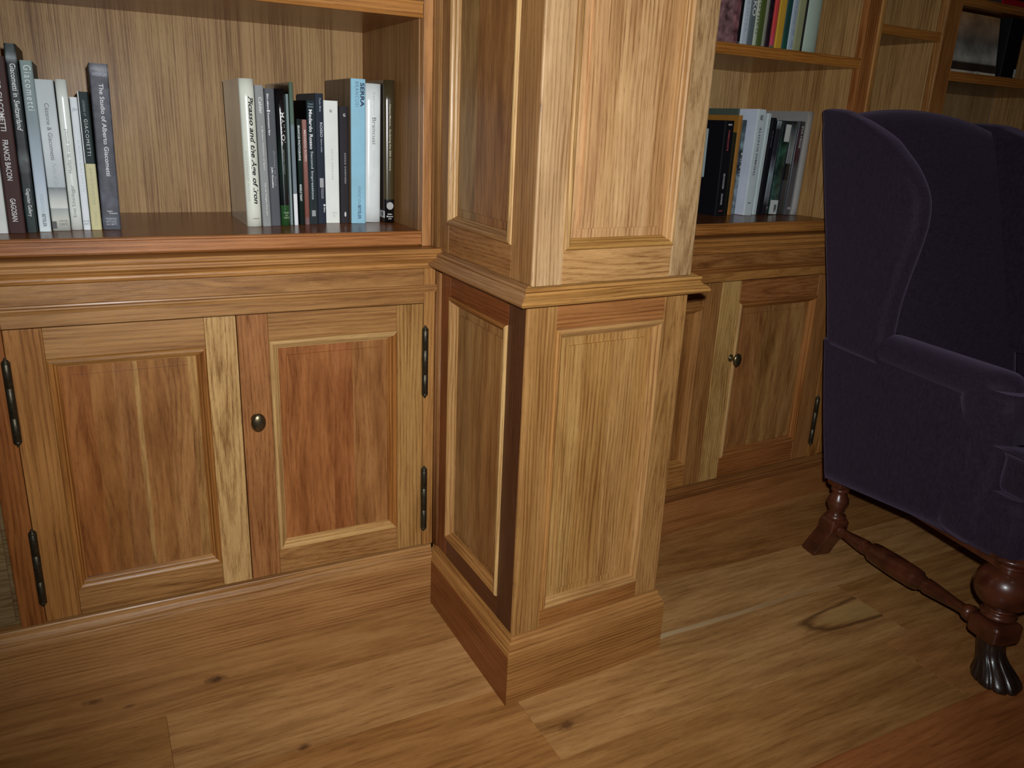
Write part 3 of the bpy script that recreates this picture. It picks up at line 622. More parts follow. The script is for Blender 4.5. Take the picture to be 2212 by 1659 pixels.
LB(-.6916, -.6722, .525, .265, (.66, .67, .62), WH, 'glossy cream-white book with grey lettering that reads upwards', .002, mat=GLOSS, rnd=.003, texts=[('Huellas de una amistad', .32, .61, .30, .62, (.26, .26, .25), 'up'), ('Ernst Scheidegger', .69, .91, .30, .68, (.20, .20, .19), 'up')])
LB(-.6716, -.6588, .524, .236, (.64, .66, .68), WH, 'narrow low white book between the cream-white and the half-green book', .002, texts=[('ALBERTO GIACOMETTI', .31, .70, .40, .70, (.40, .42, .44), 'down', 't'), ('ZH', .08, .10, .2, .85, (.2, .2, .22), 'h'), ('HATJE', .925, .94, .12, .9, (.08, .08, .08), 'h'), ('CANTZ', .945, .96, .12, .9, (.08, .08, .08), 'h')])
LB(-.6582, -.6400, .522, .246, [(0, (.030, .055, .055)), (.508, (.030, .055, .055)), (.512, (.62, .56, .32)), (1, (.62, .56, .30))], WH, 'paperback with a dark green upper and cream-yellow lower spine', .002,
   texts=[('LOOKING AT', .06, .17, .38, .60, (.25, .30, .30), 'down', 't'), ('GIACOMETTI', .19, .45, .36, .68, (.50, .54, .54), 'down', 't'), ('DAVID SYLVESTER', .545, .81, .36, .64, (.30, .28, .16), 'down', 't'), ('PIMLICO', .865, .965, .38, .62, (.36, .34, .20), 'down', 't')], patches=[('rect', 0, .508, .0, .10, (.6, .62, .62))])
LB(-.6392, -.6072, .521, .295, [(0, (.16, .16, .19)), (.03, (.30, .30, .33)), (.08, (.15, .15, .18)), (.5, (.12, .12, .145)), (.85, (.14, .14, .17)), (1, (.12, .13, .16))], (.10, .09, .12), 'tall slate-grey book standing at the right end of the left-hand row', .006, mat=SATIN, rnd=.0012, depth=.22,
   texts=[('WIESINGER', .052, .072, .14, .92, (.36, .37, .42), 'h'), ('The Studio of Alberto Giacometti', .115, .665, .44, .68, (.66, .67, .68)), ('Centre', .878, .888, .30, .60, (.6, .6, .62), 'h', 'b'), ('Pompidou', .892, .903, .42, .86, (.6, .6, .62), 'h', 'b'), ('FONDATION', .925, .938, .2, .78, (.42, .43, .46), 'h'), ('ALBERTO ET ANNETTE', .943, .955, .2, .78, (.42, .43, .46), 'h'), ('GIACOMETTI', .960, .972, .2, .78, (.42, .43, .46), 'h')])
# second group
LB(-.3720, -.3425, .530, .286, (.66, .66, .56), (.60, .60, .50), 'thick ivory book with bold italic black title at the left end of its row', -.002, mat=GLOSS, rnd=.006, depth=.197,
   texts=[('Picasso and the Age of Iron', .115, .84, .42, .86, (.01, .01, .01), 'down', 'bi'), ('GUGGENHEIM MUSEUM', .475, .82, .14, .26, (.36, .36, .32), 'down', 't'), ('1993', .938, .950, .34, .80, (.12, .12, .11), 'h', 'i')])
LB(-.3415, -.3238, .532, .275, (.34, .34, .33), (.3, .3, .29), 'plain mid-grey book with white title, beside the thick ivory one', -.003, texts=[('Calder', .08, .195, .34, .72, (.72, .72, .70)), ('A Modern Definition of Space', .275, .59, .44, .66, (.62, .62, .60)), ('Van de Weghe Fine Art', .68, .92, .42, .66, (.66, .66, .64))])
LB(-.3228, -.3026, .539, .270, (.145, .15, .165), (.13, .13, .15), 'slate-grey book with small white lettering down two columns', -.002, texts=[('Skira editore', .035, .145, .20, .40, (.75, .75, .75), 'down', 'b'), ('Kunstmuseum Bern', .17, .33, .20, .38, (.75, .75, .75), 'down', 'b'), ('Julio González', .56, .715, .24, .46, (.75, .75, .75), 'down', 'b'), ('Zeichnen im Raum', .44, .70, .56, .74, (.30, .31, .33), 'down', 'it')], patches=[('rect', .150, .162, .16, .46, (.75, .75, .75))])
LB(-.3018, -.2826, .536, .271, [(0, BK), (.3, BK), (.55, (.02, .05, .035)), (.7, (.02, .035, .03)), (.843, BK), (.847, (.045, .15, .045)), (1, (.05, .17, .05))], BK, 'glossy black book with a green block at the foot of its spine', -.002, mat=GLOSS, rnd=.005,
   texts=[('MAILLOL', .165, .40, .42, .82, (.72, .72, .70)), ('BERTRAND LORQUIN', .435, .61, .46, .62, (.34, .35, .34), 'down', 't'), ('THAMES', .895, .908, .25, .85, (.35, .42, .25), 'h'), ('AND', .915, .926, .40, .70, (.35, .42, .25), 'h'), ('HUDSON', .932, .945, .25, .85, (.35, .42, .25), 'h')])
LB(-.2812, -.2752, .548, .262, (.27, .33, .32), (.2, .25, .24), 'very thin grey-green booklet beside the black and green book', 0, texts=[('Aristide Maillol', .43, .60, .3, .8, (.12, .16, .15), 'down', 't')])
LB(-.2742, -.2652, .543, .285, [(0, (.14, .21, .14)), (.28, (.16, .24, .18)), (.30, (.24, .30, .33)), (.77, (.26, .30, .33)), (.775, (.70, .71, .74)), (1, (.66, .67, .70))], (.018, .022, .014), 'thin tall book, green at the top with a white label at its foot', -.001, mat=GLOSS)
LB(-.2622, -.2506, .547, .215, [(0, (.015, .03, .025)), (.4, (.02, .05, .04)), (1, (.012, .025, .02))], BK, 'low black-green book, just left of the salmon one', 0, mat=GLOSS, texts=[('BRANCUSI PHOTOGRAPHE', .06, .385, .20, .60, (.60, .64, .62), 'down', 'b'), ('MARIELLE TABART', .61, .77, .20, .60, (.58, .62, .60), 'down', 'b')])
LB(-.2496, -.2394, .549, .214, [(0, (.42, .20, .165)), (.5, (.38, .16, .13)), (.92, (.34, .11, .07)), (.94, (.30, .17, .17)), (1, (.30, .17, .17))], (.36, .16, .13), 'low salmon-pink book with small white title', 0, texts=[('MEDARDO ROSSO', .095, .39, .28, .74, (.70, .56, .52))])
LB(-.2384, -.2196, .558, .252, [(0, (.03, .055, .07)), (.5, (.035, .055, .065)), (.9, (.055, .075, .08)), (1, (.05, .07, .075))], (.012, .012, .018), 'dark slate book with bold two-tone title, right of the salmon one', .001, mat=GLOSS, depth=.16, texts=[('Cooper', .02, .035, .15, .80, (.3, .36, .38), 'h'), ('Hecker', .04, .055, .15, .80, (.3, .36, .38), 'h'), ('Medardo Rosso', .07, .385, .24, .62, (.75, .76, .76), 'down', 'b'), ('Second Impressions', .40, .795, .24, .62, (.36, .42, .44), 'down', 'b')], patches=[('rect', .885, .935, .28, .72, (.30, .32, .33))])
LB(-.2188, -.2004, .561, .267, (.032, .045, .075), (.16, .155, .15), 'navy book with grey cover side, left of the ivory-white box-like book', 0, depth=.16, texts=[('Paolo Mola', .035, .135, .48, .70, (.34, .38, .46), 'down'), ('ROSSO', .215, .325, .50, .80, (.66, .68, .74)), ('Opere scelte', .335, .44, .50, .72, (.50, .54, .60)), ('Skira', .868, .91, .68, .86, (.75, .75, .75), 'down', 'b'), ('Amedeo Porro arte moderna', .715, .80, .62, .70, (.7, .7, .7), 'down', 'b'), ('e contemporanea', .715, .80, .44, .54, (.7, .7, .7), 'down', 'b')], patches=[('rect', .64, .712, .30, .76, (.36, .36, .37)), ('rect', .845, .860, .66, .9, (.75, .75, .75))])
LB(-.1996, -.1680, .570, .254, (.68, .68, .63), (.66, .67, .66), 'ivory-white book with spaced capitals reading upwards', .001, texts=[('G', .070, .092, .40, .56, (.05, .05, .05), 'h', 'b'), ('MEDARDO ROSSO', .385, .635, .46, .58, (.36, .35, .33), 'up', 't')], patches=[('ring', .905, .925, .46, .60, (.40, .40, .38)), ('ring', .905, .925, .64, .78, (.40, .40, .38)), ('ring', .93, .95, .50, .64, (.40, .40, .38))])
LB(-.1673, -.1476, .567, .244, (.050, .040, .048), (.03, .025, .03), 'purple-black book between the ivory-white and the light blue one', .0015, texts=[('G', .06, .085, .40, .66, (.68, .68, .66), 'h', 'b'), ('MEDARDO ROSSO', .39, .65, .48, .66, (.55, .54, .53), 'up', 't')], patches=[('disc', .90, .945, .40, .62, (.60, .60, .60))])
LB(-.1468, -.1140, .556, .300, (.30, .55, .68), (.15, .11, .075), 'light blue book with navy bold name and wood-patterned cover', .004, mat=None, depth=.205, patches=[('wood', 0, 1, .004, .203, (.26, .21, .18))], texts=[('SERRA', .025, .185, .62, .90, (.012, .012, .05), 'down', 'b'), ('BRANCUSI', .020, .185, .28, .52, (.10, .19, .28), 'down', 't'), ('FONDATION', .735, .86, .44, .64, (.10, .18, .25), 'down', 't'), ('BEYELER', .868, .97, .44, .66, (.06, .12, .20), 'down', 'b')])
LB(-.1100, -.0745, .571, .293, (.66, .68, .66), (.62, .64, .62), 'thick satin-white book, second from the right end of its row', .004, mat=GLOSS, rnd=.004, texts=[('Constantin', .06, .22, .46, .60, (.30, .30, .30), 'down', 't'), ('Brancusi', .235, .425, .42, .66, (.24, .25, .25)), ('The Essence of Things', .47, .66, .46, .58, (.46, .47, .47), 'down', 't')], patches=[('rect', .890, .925, .38, .56, (.26, .27, .28)), ('rect', .437, .4385, .3, .7, (.4, .4, .4))])
LB(-.0696, -.0442, .560, .302, [(0, (.105, .075, .032)), (.828, (.115, .08, .028)), (.832, BK), (1, BK)], (.09, .055, .04), 'olive-brown book with black foot and round emblem, rightmost of its row', .001, mat=GLOSS, rnd=.004,
   texts=[('Henry Moore', .165, .31, .40, .60, (.60, .55, .38)), ('Sculpting the 20th Century', .335, .625, .40, .62, (.60, .55, .38)), ('Dallas', .932, .943, .30, .70, (.66, .66, .62), 'h', 'b'), ('Museum', .949, .960, .20, .80, (.66, .66, .62), 'h', 'b'), ('of Art', .966, .976, .34, .66, (.66, .66, .62), 'h', 'b')], patches=[('disc', .850, .905, .18, .82, (.45, .45, .42)), ('cover', .915, .965, .003, .03, (.60, .60, .60)), ('cover', .925, .955, .010, .022, (.12, .12, .12))])
# right-hand bay, lower shelf
GR = 'art books on the lower shelf right of the pier'
def RB(X0, X1, Y, h, spine, cover, label, lean=0.0, depth=.23, z=NZ, group=GR, **kw):
    la = math.atan2(lean, h); wd = (X1 - X0) / math.cos(TR)
    f = basis(X0, Y, z + .0003 + max(0, wd * math.sin(la)), TR, la)
    return book(f, wd - .0006, h, depth, spine, cover, label, group, **kw)
RB(.9160, .9510, .590, .258, BK, (.012, .011, .018), 'black book with a white square on its cover, beside the pier', -.001, depth=.235, texts=[('THOMAS SCHÜTTE', .095, .31, .42, .64, (.45, .07, .10), 'down', 'b'), ('ZEICHNUNGEN', .545, .71, .42, .62, (.42, .42, .45), 'down', 'b'), ('DRAWINGS', .76, .88, .42, .62, (.42, .42, .45), 'down', 'b'), ('E', .035, .05, .35, .75, (.6, .6, .6), 'h', 'b'), ('SM', .94, .952, .3, .75, (.40, .08, .10), 'h')], patches=[('cover', .09, .60, .062, .20, (.46, .54, .52)), ('cover', .94, .946, .11, .13, (.4, .4, .4))])
RB(.9640, .9775, .606, .228, [(0, (.06, .05, .02)), (1, (.022, .02, .014))], BK, 'low dark olive book between the black and the orange one', 0, mat=GLOSS)
RB(.9855, .9995, .615, .274, (.50, .21, .035), (.48, .20, .03), 'bright orange book with orange cover', .001, depth=.21)
RB(1.0010, 1.0140, .616, .262, [(0, (.06, .07, .10)), (.28, (.20, .28, .30)), (.32, (.07, .08, .09)), (.55, (.06, .07, .10)), (.62, (.22, .29, .33)), (1, (.20, .24, .28))], (.15, .2, .22), 'blue-grey collage book with pale spaced letters, right of the orange one', .005, depth=.21, mat=MOTTLE, texts=[('B', .595, .625, .3, .8, (.45, .5, .5), 'up', 'b'), ('U', .530, .565, .3, .8, (.45, .5, .5), 'up'), ('A', .47, .505, .3, .8, (.45, .5, .5), 'up', 'b'), ('H', .40, .435, .3, .8, (.45, .5, .5), 'up'), ('I', .34, .36, .3, .8, (.45, .5, .5), 'up')])
RB(1.0245, 1.0570, .592, .292, (.52, .57, .58), (.54, .57, .66), 'large white book with black capitals reading upwards', .007, depth=.21, texts=[('THOMAS SCHÜTTE', .165, .62, .36, .66, (.10, .11, .12), 'up', 'b'), ('E', .055, .098, .35, .72, (.09, .1, .1), 'h', 'b'), ('I', .876, .884, .30, .72, (.1, .1, .12), 'h')])
RB(1.0735, 1.0890, .607, .283, (.50, .56, .56), (.48, .54, .54), 'slim white book beside the large white one', .011, texts=[('Juan Muñoz', .055, .25, .30, .62, (.24, .27, .28))])
RB(1.0900, 1.1085, .606, .272, (.014, .012, .022), BK, 'thin black book right of the slim white one', .013, texts=[('Gego Obra Completa', .13, .30, .40, .58, (.3, .3, .36))])
RB(1.1095, 1.1290, .605, .264, [(0, (.35, .40, .42)), (.09, (.05, .05, .06)), (.35, (.05, .05, .07)), (.48, (.20, .20, .24)), (.56, (.30, .38, .40)), (.8, (.24, .24, .28)), (.9, (.03, .025, .04)), (1, (.02, .02, .03))], BK, 'black book with a pale blurred streak on its spine', .014, mat=GLOSS, texts=[('T', .915, .94, .62, .9, (.6, .6, .6), 'h')])
RB(1.1300, 1.1620, .600, .265, [(0, (.03, .035, .04)), (.10, (.03, .035, .04)), (.21, (.02, .06, .05)), (.30, (.05, .16, .10)), (.5, (.02, .05, .04)), (.75, (.06, .14, .11)), (1, (.05, .12, .10))], (.03, .06, .05), 'dark green mottled book with two white labels', .0135, mat=MOTTLE, patches=[('rect', .035, .215, .32, 1.0, (.58, .60, .57)), ('rect', .842, .995, .02, .98, (.56, .60, .58)), ('rect', .89, .975, .50, .84, (.14, .17, .17))])
RB(1.1630, 1.1860, .598, .265, [(0, (.02, .022, .025)), (.08, (.10, .12, .12)), (.3, (.28, .30, .28)), (.44, (.24, .26, .26)), (.45, BK), (.62, BK), (.63, (.07, .08, .085)), (1, (.05, .05, .055))], (.05, .05, .06), 'black and pale grey book, right of the green one', .013, mat=GLOSS)
RB(1.1870, 1.2090, .592, .266, [(0, (.06, .06, .065)), (.2, (.09, .03, .05)), (.4, (.08, .02, .04)), (.5, (.12, .12, .13)), (1, (.14, .13, .14))], (.12, .12, .13), 'grey book with white capitals, second from the right end beside the armchair', .0125, mat=GLOSS, texts=[('EVA HESSE', .05, .28, .34, .72, (.50, .53, .52)), ('M', .915, .94, .3, .8, (.5, .5, .5), 'h', 'b')])
RB(1.2100, 1.2330, .584, .294, [(0, (.36, .31, .27)), (1, (.40, .38, .36))], (.34, .32, .30), 'tall taupe book, rightmost on the lower shelf by the armchair', .0115, rnd=.004)
RB(1.0125, 1.0195, .658, .293, (.13, .16, .12), (.13, .16, .12), 'tall grey-green book pushed back beside the large white one', .006, depth=.17)
# upper shelf
GU = 'books on the upper shelf right of the pier'
US = 1.3305
def UB(X0, X1, h, spine, cover, label, lean=.006, Y=.500, depth=.23, **kw): return RB(X0, X1, Y + (X0 - .78) * math.tan(TR), h, spine, cover, label, lean, depth, z=US, group=GU, **kw)
UB(.7990, .8180, .27, (.30, .12, .13), (.34, .17, .17), 'red-patterned book nearest the pier', mat=MOTTLE, Y=.47, depth=.2)
UB(.8393, .8560, .29, BK, (.30, .17, .17), 'navy-black book with a patterned pink-grey cover, upper shelf', mat=None, patches=[('cover', 0, 1, .004, .225, (.34, .22, .22))], texts=[('TM', .955, .975, .25, .8, (.14, .16, .2), 'h')])
UB(.8576, .8800, .29, (.46, .50, .55), WH, 'white book with grey capitals on the upper shelf', texts=[('ERSEN INTER', .45, .875, .34, .66, (.30, .33, .37), 'down', 't')])
UB(.8806, .9005, .28, (.17, .20, .21), (.17, .2, .21), 'grey book with bold white letters on the upper shelf', texts=[('ROTHKO', .36, .73, .18, .86, (.60, .62, .58), 'down', 'b')])
UB(.9009, .9133, .27, (.46, .49, .36), (.4, .43, .3), 'thin cream book with black capitals on the upper shelf', texts=[('ROTHKO', .55, .87, .16, .86, (.05, .06, .04), 'down', 't')])
UB(.9136, .9332, .28, [(0, (.13, .18, .03)), (1, (.14, .19, .05))], (.07, .1, .02), 'moss-green book on the upper shelf', mat=GLOSS)
UB(.9335, .9445, .27, (.30, .29, .22), (.28, .27, .2), 'thin stone-coloured book right of the moss-green one')
UB(.9448, .9610, .28, (.045, .022, .035), (.04, .02, .03), 'dark plum book left of the red one, upper shelf', mat=MOTTLE)
UB(.9638, .9785, .28, [(0, (.80, .075, .05)), (.8, (.74, .07, .07)), (.95, (.66, .08, .15)), (.955, (.2, .2, .12)), (1, (.2, .2, .12))], (.4, .05, .04), 'bright red book on the upper shelf')
UB(.9814, 1.0067, .29, (.66, .36, .035), (.5, .25, .03), 'ochre-orange book on the upper shelf')
UB(1.0086, 1.0285, .28, [(0, (.03, .12, .11)), (.8, (.03, .11, .09)), (1, (.03, .16, .10))], (.27, .22, .2), 'dark teal-green book right of the ochre one')
UB(1.0290, 1.0500, .28, (.40, .46, .52), (.38, .44, .5), 'pale blue-white book with small typewriter lettering', texts=[('young paintings 1990 - 1996', .52, .955, .46, .70, (.10, .12, .16), 'down')])
UB(1.0512, 1.0788, .28, (.38, .38, .20), (.34, .33, .22), 'beige-yellow book on the upper shelf')
UB(1.0797, 1.0862, .27, (.03, .03, .025), BK, 'thin black booklet left of the pale green book')
UB(1.0868, 1.1455, .29, (.42, .50, .40), (.32, .48, .33), 'wide pale green book at the right end of the upper shelf', rnd=.006)
# far right bay
GC = 'books in the far right bay'
def CB(X0, X1, h, spine, label, z=NZ, Y=.545, **kw): return RB(X0, X1, Y, h, spine, spine, label, 0, .22, z=z, group=GC, **kw)
for X0, X1, h, c, lb in ((1.935, 1.975, .275, (.40, .52, .45), 'pale teal book peeking over the armchair back'), (1.977, 2.03, .282, (.36, .48, .42), 'grey-green book above the armchair back'), (2.032, 2.06, .272, (.42, .02, .03), 'dark red book above the armchair back'),
                     (2.062, 2.11, .280, (.46, .56, .50), 'mint-coloured book above the armchair back'), (2.112, 2.15, .268, (.05, .06, .05), 'black book above the armchair back'), (2.152, 2.23, .270, (.16, .42, .55), 'bright blue book above the armchair back')):
    CB(X0, X1, h, c, lb)
# red and black books lying on the top shelf of that bay, a black box file and a leaning photograph
def flat_book(u0, u1, z0, z1, n0, n1, col, label):
    F = frame(FR @ Vector((u0, z0, n1)), TR) @ Matrix(((0, 1, 0, 0), (1, 0, 0, 0), (0, 0, 1, 0), (0, 0, 0, 1)))
    return book(F, z1 - z0, u1 - u0, n1 - n0, col, col, label, GC, pmat=plain('dark_page_edges', .8, (.03, .015, .012)))
flat_book(1.885, 2.16, 1.5303, 1.5500, -.25, -.02, (.50, .006, .02), 'bright red book lying flat at the top right picture corner')
flat_book(1.860, 2.16, 1.5503, 1.5850, -.26, -.015, (.010, .010, .008), 'black book lying on the bright red one at the top right corner')
def leaning_photo():
    F = frame(FR @ Vector((1.6705, 1.3284, -.032)), TR) @ Matrix.Rotation(math.radians(-7), 4, 'X')
    R = empty('framed_photograph', FR @ Vector((1.80, 1.3268, -.032)), 'frameless photograph of a cloudy sky leaning on the shelf at far right', 'picture')
    w, h = .275, .172
    b = B(); b.box(F, 0, w, 0, h, -.012, 0, (.30, .20, .11), 'v', .0006); b.link('backing_board', PAPER, R)
    st = [(0, (.16, .09, .04)), (.25, (.13, .085, .055)), (.45, (.085, .07, .055)), (.62, (.13, .125, .11)), (.74, (.20, .19, .16)), (.80, (.17, .16, .13)), (.83, (.018, .012, .008)), (.955, (.022, .014, .010)), (.96, (.30, .26, .20)), (1, (.30, .26, .20))]  # brown upper stops paint in the reflection on the picture glass
    q = B()
    for (p, c1), (p2, c2) in zip(st, st[1:]):
        vs = [q.bm.verts.new(F @ Vector(v)) for v in ((0.002, h * (1 - p), .0006), (w - .002, h * (1 - p), .0006), (w - .002, h * (1 - p2), .0006), (0.002, h * (1 - p2), .0006))]
        f = q.bm.faces.new(vs)
        for l, c in zip(f.loops, (c1, c1, c2, c2)): l[q.c] = (c[0] * 2.2, c[1] * 2.2, c[2] * 2.2, 1)
    q.link('photo_print', PHOTO, R)
    B().box(F, .165, .183, -.0005, .008, .0008, .002, (.42, .44, .36), 'v', 0).link('price_tag', PAPER, R)
leaning_photo()
RB(1.948, 2.03, .514, .172, (.008, .008, .011), (.008, .008, .011), 'black book box standing right of the cloudy-sky photograph', 0, .16, z=1.3268, group=GC, patches=[('rect', .84, .985, .86, .99, (.5, .5, .48))])
#@@CHAIR@@
# ------------------------------------------------------------------ wing armchair
R0 = Vector((1.10, .166, 0)); LD = Vector((.984, -.178, 0)); SD = Vector((-.178, -.984, 0))
def L(l, s, z): return R0 + LD * l + SD * s + Vector((0, 0, z))
def interp(tab, x):
    if x <= tab[0][0]: return tab[0][1]
    for (a, p), (b, q) in zip(tab, tab[1:]):
        if x <= b: t = (x - a) / (b - a); return p + (q - p) * t
    return tab[-1][1]
def smooth_interp(tab, x):
    if x <= tab[0][0]: return tab[0][1]
    for i, ((a, p), (b, q)) in enumerate(zip(tab, tab[1:])):
        if x <= b:
            t = (x - a) / (b - a); p0 = tab[i - 1] if i else (2 * a - b, 2 * p - q); p3 = tab[i + 2] if i + 2 < len(tab) else (2 * b - a, 2 * q - p)
            m1 = (q - p0[1]) / (b - p0[0]) * (b - a); m2 = (p3[1] - p) / (p3[0] - a) * (b - a); t2, t3 = t * t, t * t * t
            return (2 * t3 - 3 * t2 + 1) * p + (t3 - 2 * t2 + t) * m1 + (-2 * t3 + 3 * t2) * q + (t3 - t2) * m2
    return tab[-1][1]
def rrect(a0, a1, b0, b1, r, seg=6):
    """rounded rectangle in (a, b), counter-clockwise"""
    r = min(r, (a1 - a0) / 2 - 1e-4, (b1 - b0) / 2 - 1e-4); o = []
    for ca, cb, st in ((a1 - r, b1 - r, 0), (a0 + r, b1 - r, 1), (a0 + r, b0 + r, 2), (a1 - r, b0 + r, 3)):
        for k in range(seg + 1):
            t = (st + k / seg) * math.pi / 2; o.append((ca + r * math.cos(t), cb + r * math.sin(t)))
    return o
def back_s(z): return interp([(.20, -.006), (.238, -.011), (.716, -.129), (1.176, -.264), (1.3, -.30)], z)
def chair():
    R = empty('wing_armchair', R0 + LD * .24 + SD * .25, 'dark purple upholstered wing armchair on turned walnut legs, right edge', 'armchair')
    for far in (False, True):
        f = lambda l, s, z, far=far: L(.51 - l if far else l, s, z)
        fw = lambda l, s, z, far=far: L(.435 - (l if l > -.03 else l - .02) if far else l, s, z)
        # outer side below the arm
        b = B(); rings = []
        for k in range(15):
            t = k / 14; row = []
            for (l, s) in rrect(-.050, .030, 0, 1, .018, 5):
                pass
            zc = .25 + t * .38; s0, s1 = back_s(zc) - .003, .425
            for (s, l) in rrect(s0, s1, -.050, .030, .016, 5):
                zb = .233 + .062 * max(0, min(1, (s + .01) / .26)) ** .7; zt = .606 + .034 * max(0, min(1, (s + .09) / .25))
                puff = .004 * math.sin(math.pi * t) if l < 0 else 0
                row.append(f(l - puff, s, zb + t * (zt - zb)))
            rings.append(row)
        b.loft(rings); b.link('side_panel', FAB, R)
        # arm pad
        b = B(); rings = []
        n = 16
        for k in range(n + 1):
            t = k / n; s = .085 + t * .385
            e = 1.0 if t < .84 else math.sqrt(max(0.02, 1 - ((t - .84) / .16) ** 2))
            a = .062 * e * (.88 + .12 * t); c = .033 * e; zc = .617 + .004 * t
            rings.append([f(-.007 + a * .93 * math.cos(th), s, zc + .018 + (c if math.sin(th) > 0 else .055 * e) * math.sin(th)) for th in [2 * math.pi * j / 28 for j in range(28)]])
        b.loft(rings); b.link('armrest', FAB, R)
        # vertical arm front
        b = B(); rings = []
        wt = [(.285, .060), (.36, .058), (.46, .054), (.55, .058), (.605, .068), (.638, .060)]
        for k in range(18):
            z = .285 + k / 17 * .353; r = smooth_interp(wt, z); sc = .420 + .006 * smoothstep(.5, .62, z)
            q = 1 if k > 0 else .8
            rings.append([f(-.001 + r * .92 * q * abs(math.cos(th)) ** .6 * (1 if math.cos(th) > 0 else -1), sc + r * 1.12 * q * abs(math.sin(th)) ** .6 * (1 if math.sin(th) > 0 else -1), z) for th in [2 * math.pi * j / 32 for j in range(32)]])
        b.loft(rings); b.link('arm_front', FAB, R)
        # wing
        wf = [(.60, .135), (.635, .125), (.66, .112), (.70, .112), (.744, .114), (.814, .126), (.882, .141), (.946, .150), (1.007, .138), (1.066, .090), (1.10, .045), (1.125, .010), (1.15, -.040), (1.171, -.089), (1.182, -.13)]
        b = B(); rings = []; nz = 40
        for k in range(nz + 1):
            z = .60 + k / nz * .582; s0 = back_s(z) + (0.004 if z > 1.15 else 0); s1 = smooth_interp(wf, z)
            top = smoothstep(1.13, 1.182, z); th_ = .062 - .018 * top
            row = []
            for (s, l) in rrect(s0, max(s1, s0 + .06), 0, th_, .026 - .006 * top, 7):
                q = max(0, (s - s0) / (s1 - s0)); fl = -.012 * q * q + .045 * 0
                row.append(fw(-.050 + l + fl, s - .004, z - .003 + .010 * top * (1 - q) - (.016 * top if far else 0)))
            rings.append(row)
        last = rings[-1]; c = sum(last, Vector()) / len(last)
        for sc_, dz in ((.86, .004), (.55, .0075), (.15, .009)): rings.append([c + (p - c) * sc_ + Vector((0, 0, dz)) for p in last])
        b.loft(rings); b.link('wing', FAB, R)
    # back
    b = B(); rings = []; nl = 28
    for k in range(nl + 1):
        t = k / nl; l = -.030 + t * .50; zt = 1.172 + .032 * math.sin(math.pi * min(1, max(0, t))) ** .8 - .020 * t ** 3
        pr = [(back_s(.25), .25)] + [(back_s(z), z) for z in (.5, .75, 1.0)] + [(back_s(zt - .035), zt - .035)]
        sb_ = back_s(zt); 
        for a in range(1, 8):
            th = math.pi * a / 8; pr.append((sb_ + .055 - .055 * math.cos(th), zt - .035 + .035 * math.sin(th)))
        bulge = .022 * math.sin(math.pi * t)
        pr += [(back_s(zt - .035) + .11 + bulge * .4, zt - .04), (back_s(1.0) + .12 + bulge, 1.0), (back_s(.8) + .13 + bulge, .8), (back_s(.6) + .14 + bulge, .6), (back_s(.45) + .14, .45), (back_s(.25) + .12, .25)]
        rings.append([L(l, s, z) for s, z in pr])
    b.loft(rings); b.link('backrest', FAB, R)
    # seat rail (upholstered) and T-shaped cushion
    b = B(); rings = []
    for z, g in ((.286, .012), (.292, .002), (.31, 0), (.395, 0), (.414, .003), (.4235, .014)):
        rings.append([L(l, s, z + (0 if s > .3 else -.03 * (1 if z < .3 else 0))) for l, s in rrect(-.046 + g, .516 - g, .06, .562 - g, .035)])
    b.loft(rings); b.link('seat_frame', FAB, R)
    b = B(); rings = []
    out = [(.04, .02), (.43, .02), (.43, .478), (.505, .478), (.505, .575), (-.035, .575), (-.035, .478), (.04, .478)]
    t_ = bmesh.new()
    for z in (.424, .526):
        t_.faces.new([t_.verts.new(L(l, s, z)) for l, s in out])
    bmesh.ops.bridge_loops(t_, edges=t_.edges[:]); bmesh.ops.bevel(t_, geom=t_.edges[:], offset=.022, segments=4, profile=.5, affect='EDGES')
    bmesh.ops.recalc_face_normals(t_, faces=t_.faces[:])
    me = bpy.data.meshes.new('seat_cushion'); t_.to_mesh(me); t_.free(); me.materials.append(FAB)
    for p in me.polygons: p.use_smooth = True
    o = bpy.data.objects.new('seat_cushion', me); COL.objects.link(o); o.parent = R; o.matrix_parent_inverse = R.matrix_world.inverted()
    # wooden rail under the upholstery
    b = B()
    b.loft([[L(l, s, z + .0) for l, s in rrect(-.030, .500, .10, .545, .02)] for z in (.268, .288)], smooth=False); b.link('wooden_rail', WALNUT, R)
    for far in (False, True):
        l0 = .47 if far else 0.0
        # front leg
        pf = [(.020, .142), (.022, .145), (.034, .150), (.037, .155), (.030, .161), (.024, .164), (.030, .168), (.033, .171), (.026, .176)]
        for k in range(13):
            th = math.pi * (.12 + .76 * k / 12); pf.append((.0615 * math.sin(th) ** .8, .222 - .051 * math.cos(th)))
        pf += [(.027, .270), (.034, .274), (.035, .278), (.028, .282), (.040, .286), (.048, .292), (.048, .300), (.01, .301)]
        b = B(); M = Matrix.Translation(L(l0, .5345, 0)); b.lathe([(.01, .1405)] + pf, M, 36); leg = b.link('leg', WALNUT, R)
        b = B()
        rg = []
        for z, r in ((.094, .030), (.098, .036), (.104, .0385), (.134, .0385), (.139, .036), (.142, .030)):
            rg.append([L(l0 + l, .5345 + s, z) for l, s in rrect(-r, r, -r, r, .009)])
        b.loft(rg, smooth=False); b.link('block', WALNUT, leg)
        b = B(); rg = []; seg = 72
